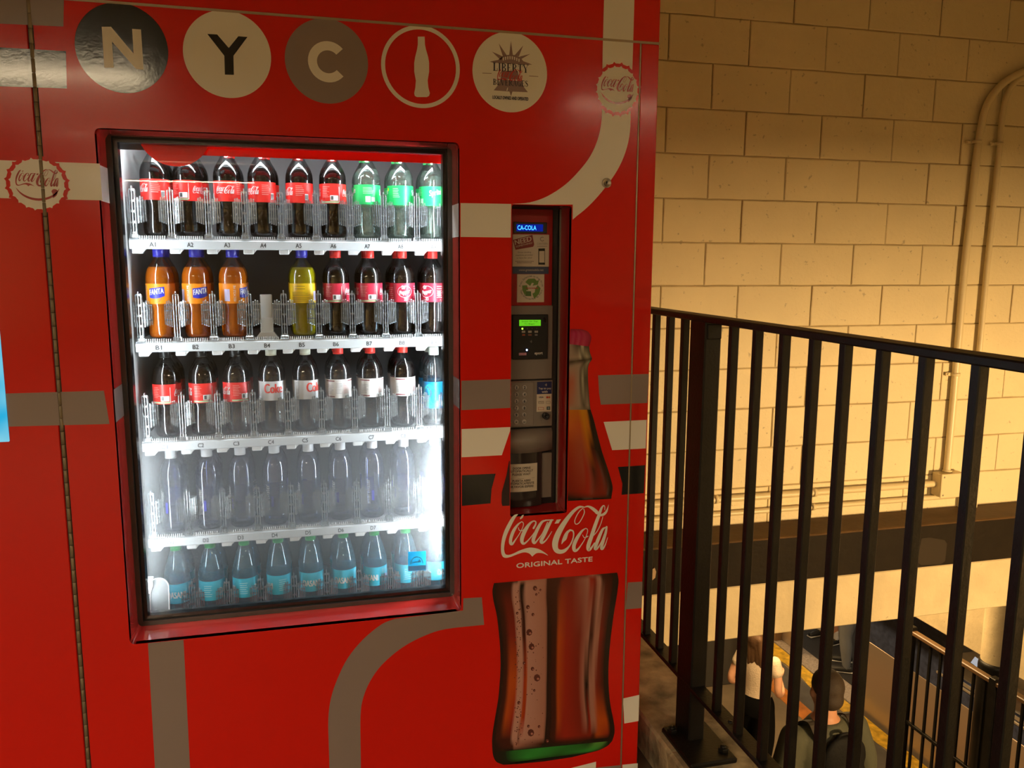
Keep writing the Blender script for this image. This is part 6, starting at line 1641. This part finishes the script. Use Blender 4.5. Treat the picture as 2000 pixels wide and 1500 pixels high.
# seat row and seated passenger with a phone behind the window
tp_(MB().bbox(XT+.12, XT+.55, 5.05, 6.4, ZLOW+.40, ZLOW+.46, .02), 'seat_bench', mat('orange_seat', (.45,.18,.05), .5)); tp_(MB().bbox(XT+.10, XT+.16, 5.05, 6.4, ZLOW+.46, ZLOW+.80, .02), 'seat_back', mat('orange_seat', (.45,.18,.05), .5))
for y in (5.15, 6.3): tp_(MB().box(XT+.2, XT+.5, y-.02, y+.02, ZLOW, ZLOW+.40), 'seat_leg', mat('dark_pole', (.05,.04,.035), .3, metal=.5))
h = 1.72; sp2 = Vector((XT+.42, 5.95, ZLOW))
seat = tag(empty('person', sp2, math.radians(-90)), 'person in a pale top looking at a phone behind the train window', 'person')
b = MB(); T = [(0,-.03,.27*h,.09*h,.075*h),(0,-.03,.33*h,.088*h,.068*h),(0,-.03,.43*h,.098*h,.068*h),(0,-.04,.53*h,.108*h,.060*h),(0,-.03,.565*h,.070*h,.046*h),(0,-.02,.59*h,.040*h,.040*h)]
torso(b, T); limb(b, [(0,-.02,.565*h),(0,.01,.63*h)], [.035*h,.032*h]); V_ = head(b, (0,.03,.675*h), h, 0, -.4)
AR = [(.11*h,-.03,.54*h),(.14*h,.0,.46*h),(.13*h,.05,.39*h),(.09*h,.20,.42*h),(.05*h,.30,.47*h)]; AL = [(-x, y, z) for x, y, z in AR]
for A in (AR, AL): limb(b, A, [.032*h,.028*h,.023*h,.021*h,.015*h])
hand(b, AR[-1], (-.4,.6,.6), (-1,-.3,.2), .6); hand(b, AL[-1], (.4,.6,.6), (1,-.3,.2), .6)
for s_ in (-1, 1): limb(b, [(s_*.055*h,0,.28*h),(s_*.065*h,.24,.285*h),(s_*.07*h,.42,.275*h),(s_*.07*h,.44,.15*h),(s_*.07*h,.43,.04*h)], [.05*h,.045*h,.036*h,.032*h,.022*h]); foot(b, (s_*.07*h,.43,.04*h), 0, h)
fuse(b, 'body', SKIN, seat, .012)
b = MB(); ball(b, V_(0,-.016,.024), (.050*h,.061*h,.055*h), 14); fuse(b, 'hair', mat('dark_hair', (.02,.014,.01), .6), seat, .012, 3)
b = MB(); torso(b, [(x, y, z, rx+.015, ry+.015) for x, y, z, rx, ry in T[:5]]); [limb(b, [A[0], A[1], A[2]], [.042*h,.04*h,.036*h]) for A in (AR, AL)]; fuse(b, 'shirt', mat('pale_shirt', (.66,.60,.50), .8), seat, .014)
b = MB(); torso(b, [(0,-.03,.24*h,.10*h,.085*h),(0,-.03,.33*h,.10*h,.08*h)])
for s_ in (-1, 1): limb(b, [(s_*.055*h,0,.28*h),(s_*.065*h,.24,.285*h),(s_*.07*h,.42,.275*h),(s_*.07*h,.44,.15*h),(s_*.07*h,.43,.07*h)], [.06*h,.054*h,.045*h,.040*h,.036*h])
fuse(b, 'trousers', mat('dark_denim', (.02,.022,.03), .8), seat, .014)
for s_ in (-1, 1):
    b = MB(); foot(b, (s_*.07*h,.43,.04*h), 0, h, 1.2); fuse(b, 'shoe', mat('dark_shoe', (.02,.02,.02), .5), seat, .012)
pp = PX(1907, 1292, XT+.22)
ph2 = tag(empty('smartphone', (pp.x, pp.y, pp.z-.06)), 'dark smartphone with lit screen held behind the train window', 'phone')
pm = MB().bbox(-.005, .005, -.038, .038, -.078, .078, .003); pm.build('phone_body', BLACKP, ph2, loc=(0,0,.06), rot=(.5,-.5,.3))
pm = MB(); pm.add([(-.0056,-.034,-.072),(-.0056,-.034,.072),(-.0056,.034,.072),(-.0056,.034,-.072)], [(0,1,2,3)]); pm.build('screen', glow('bright_phone_screen', (.75,.85,1.0), 1.6), ph2, loc=(0,0,.06), rot=(.5,-.5,.3))
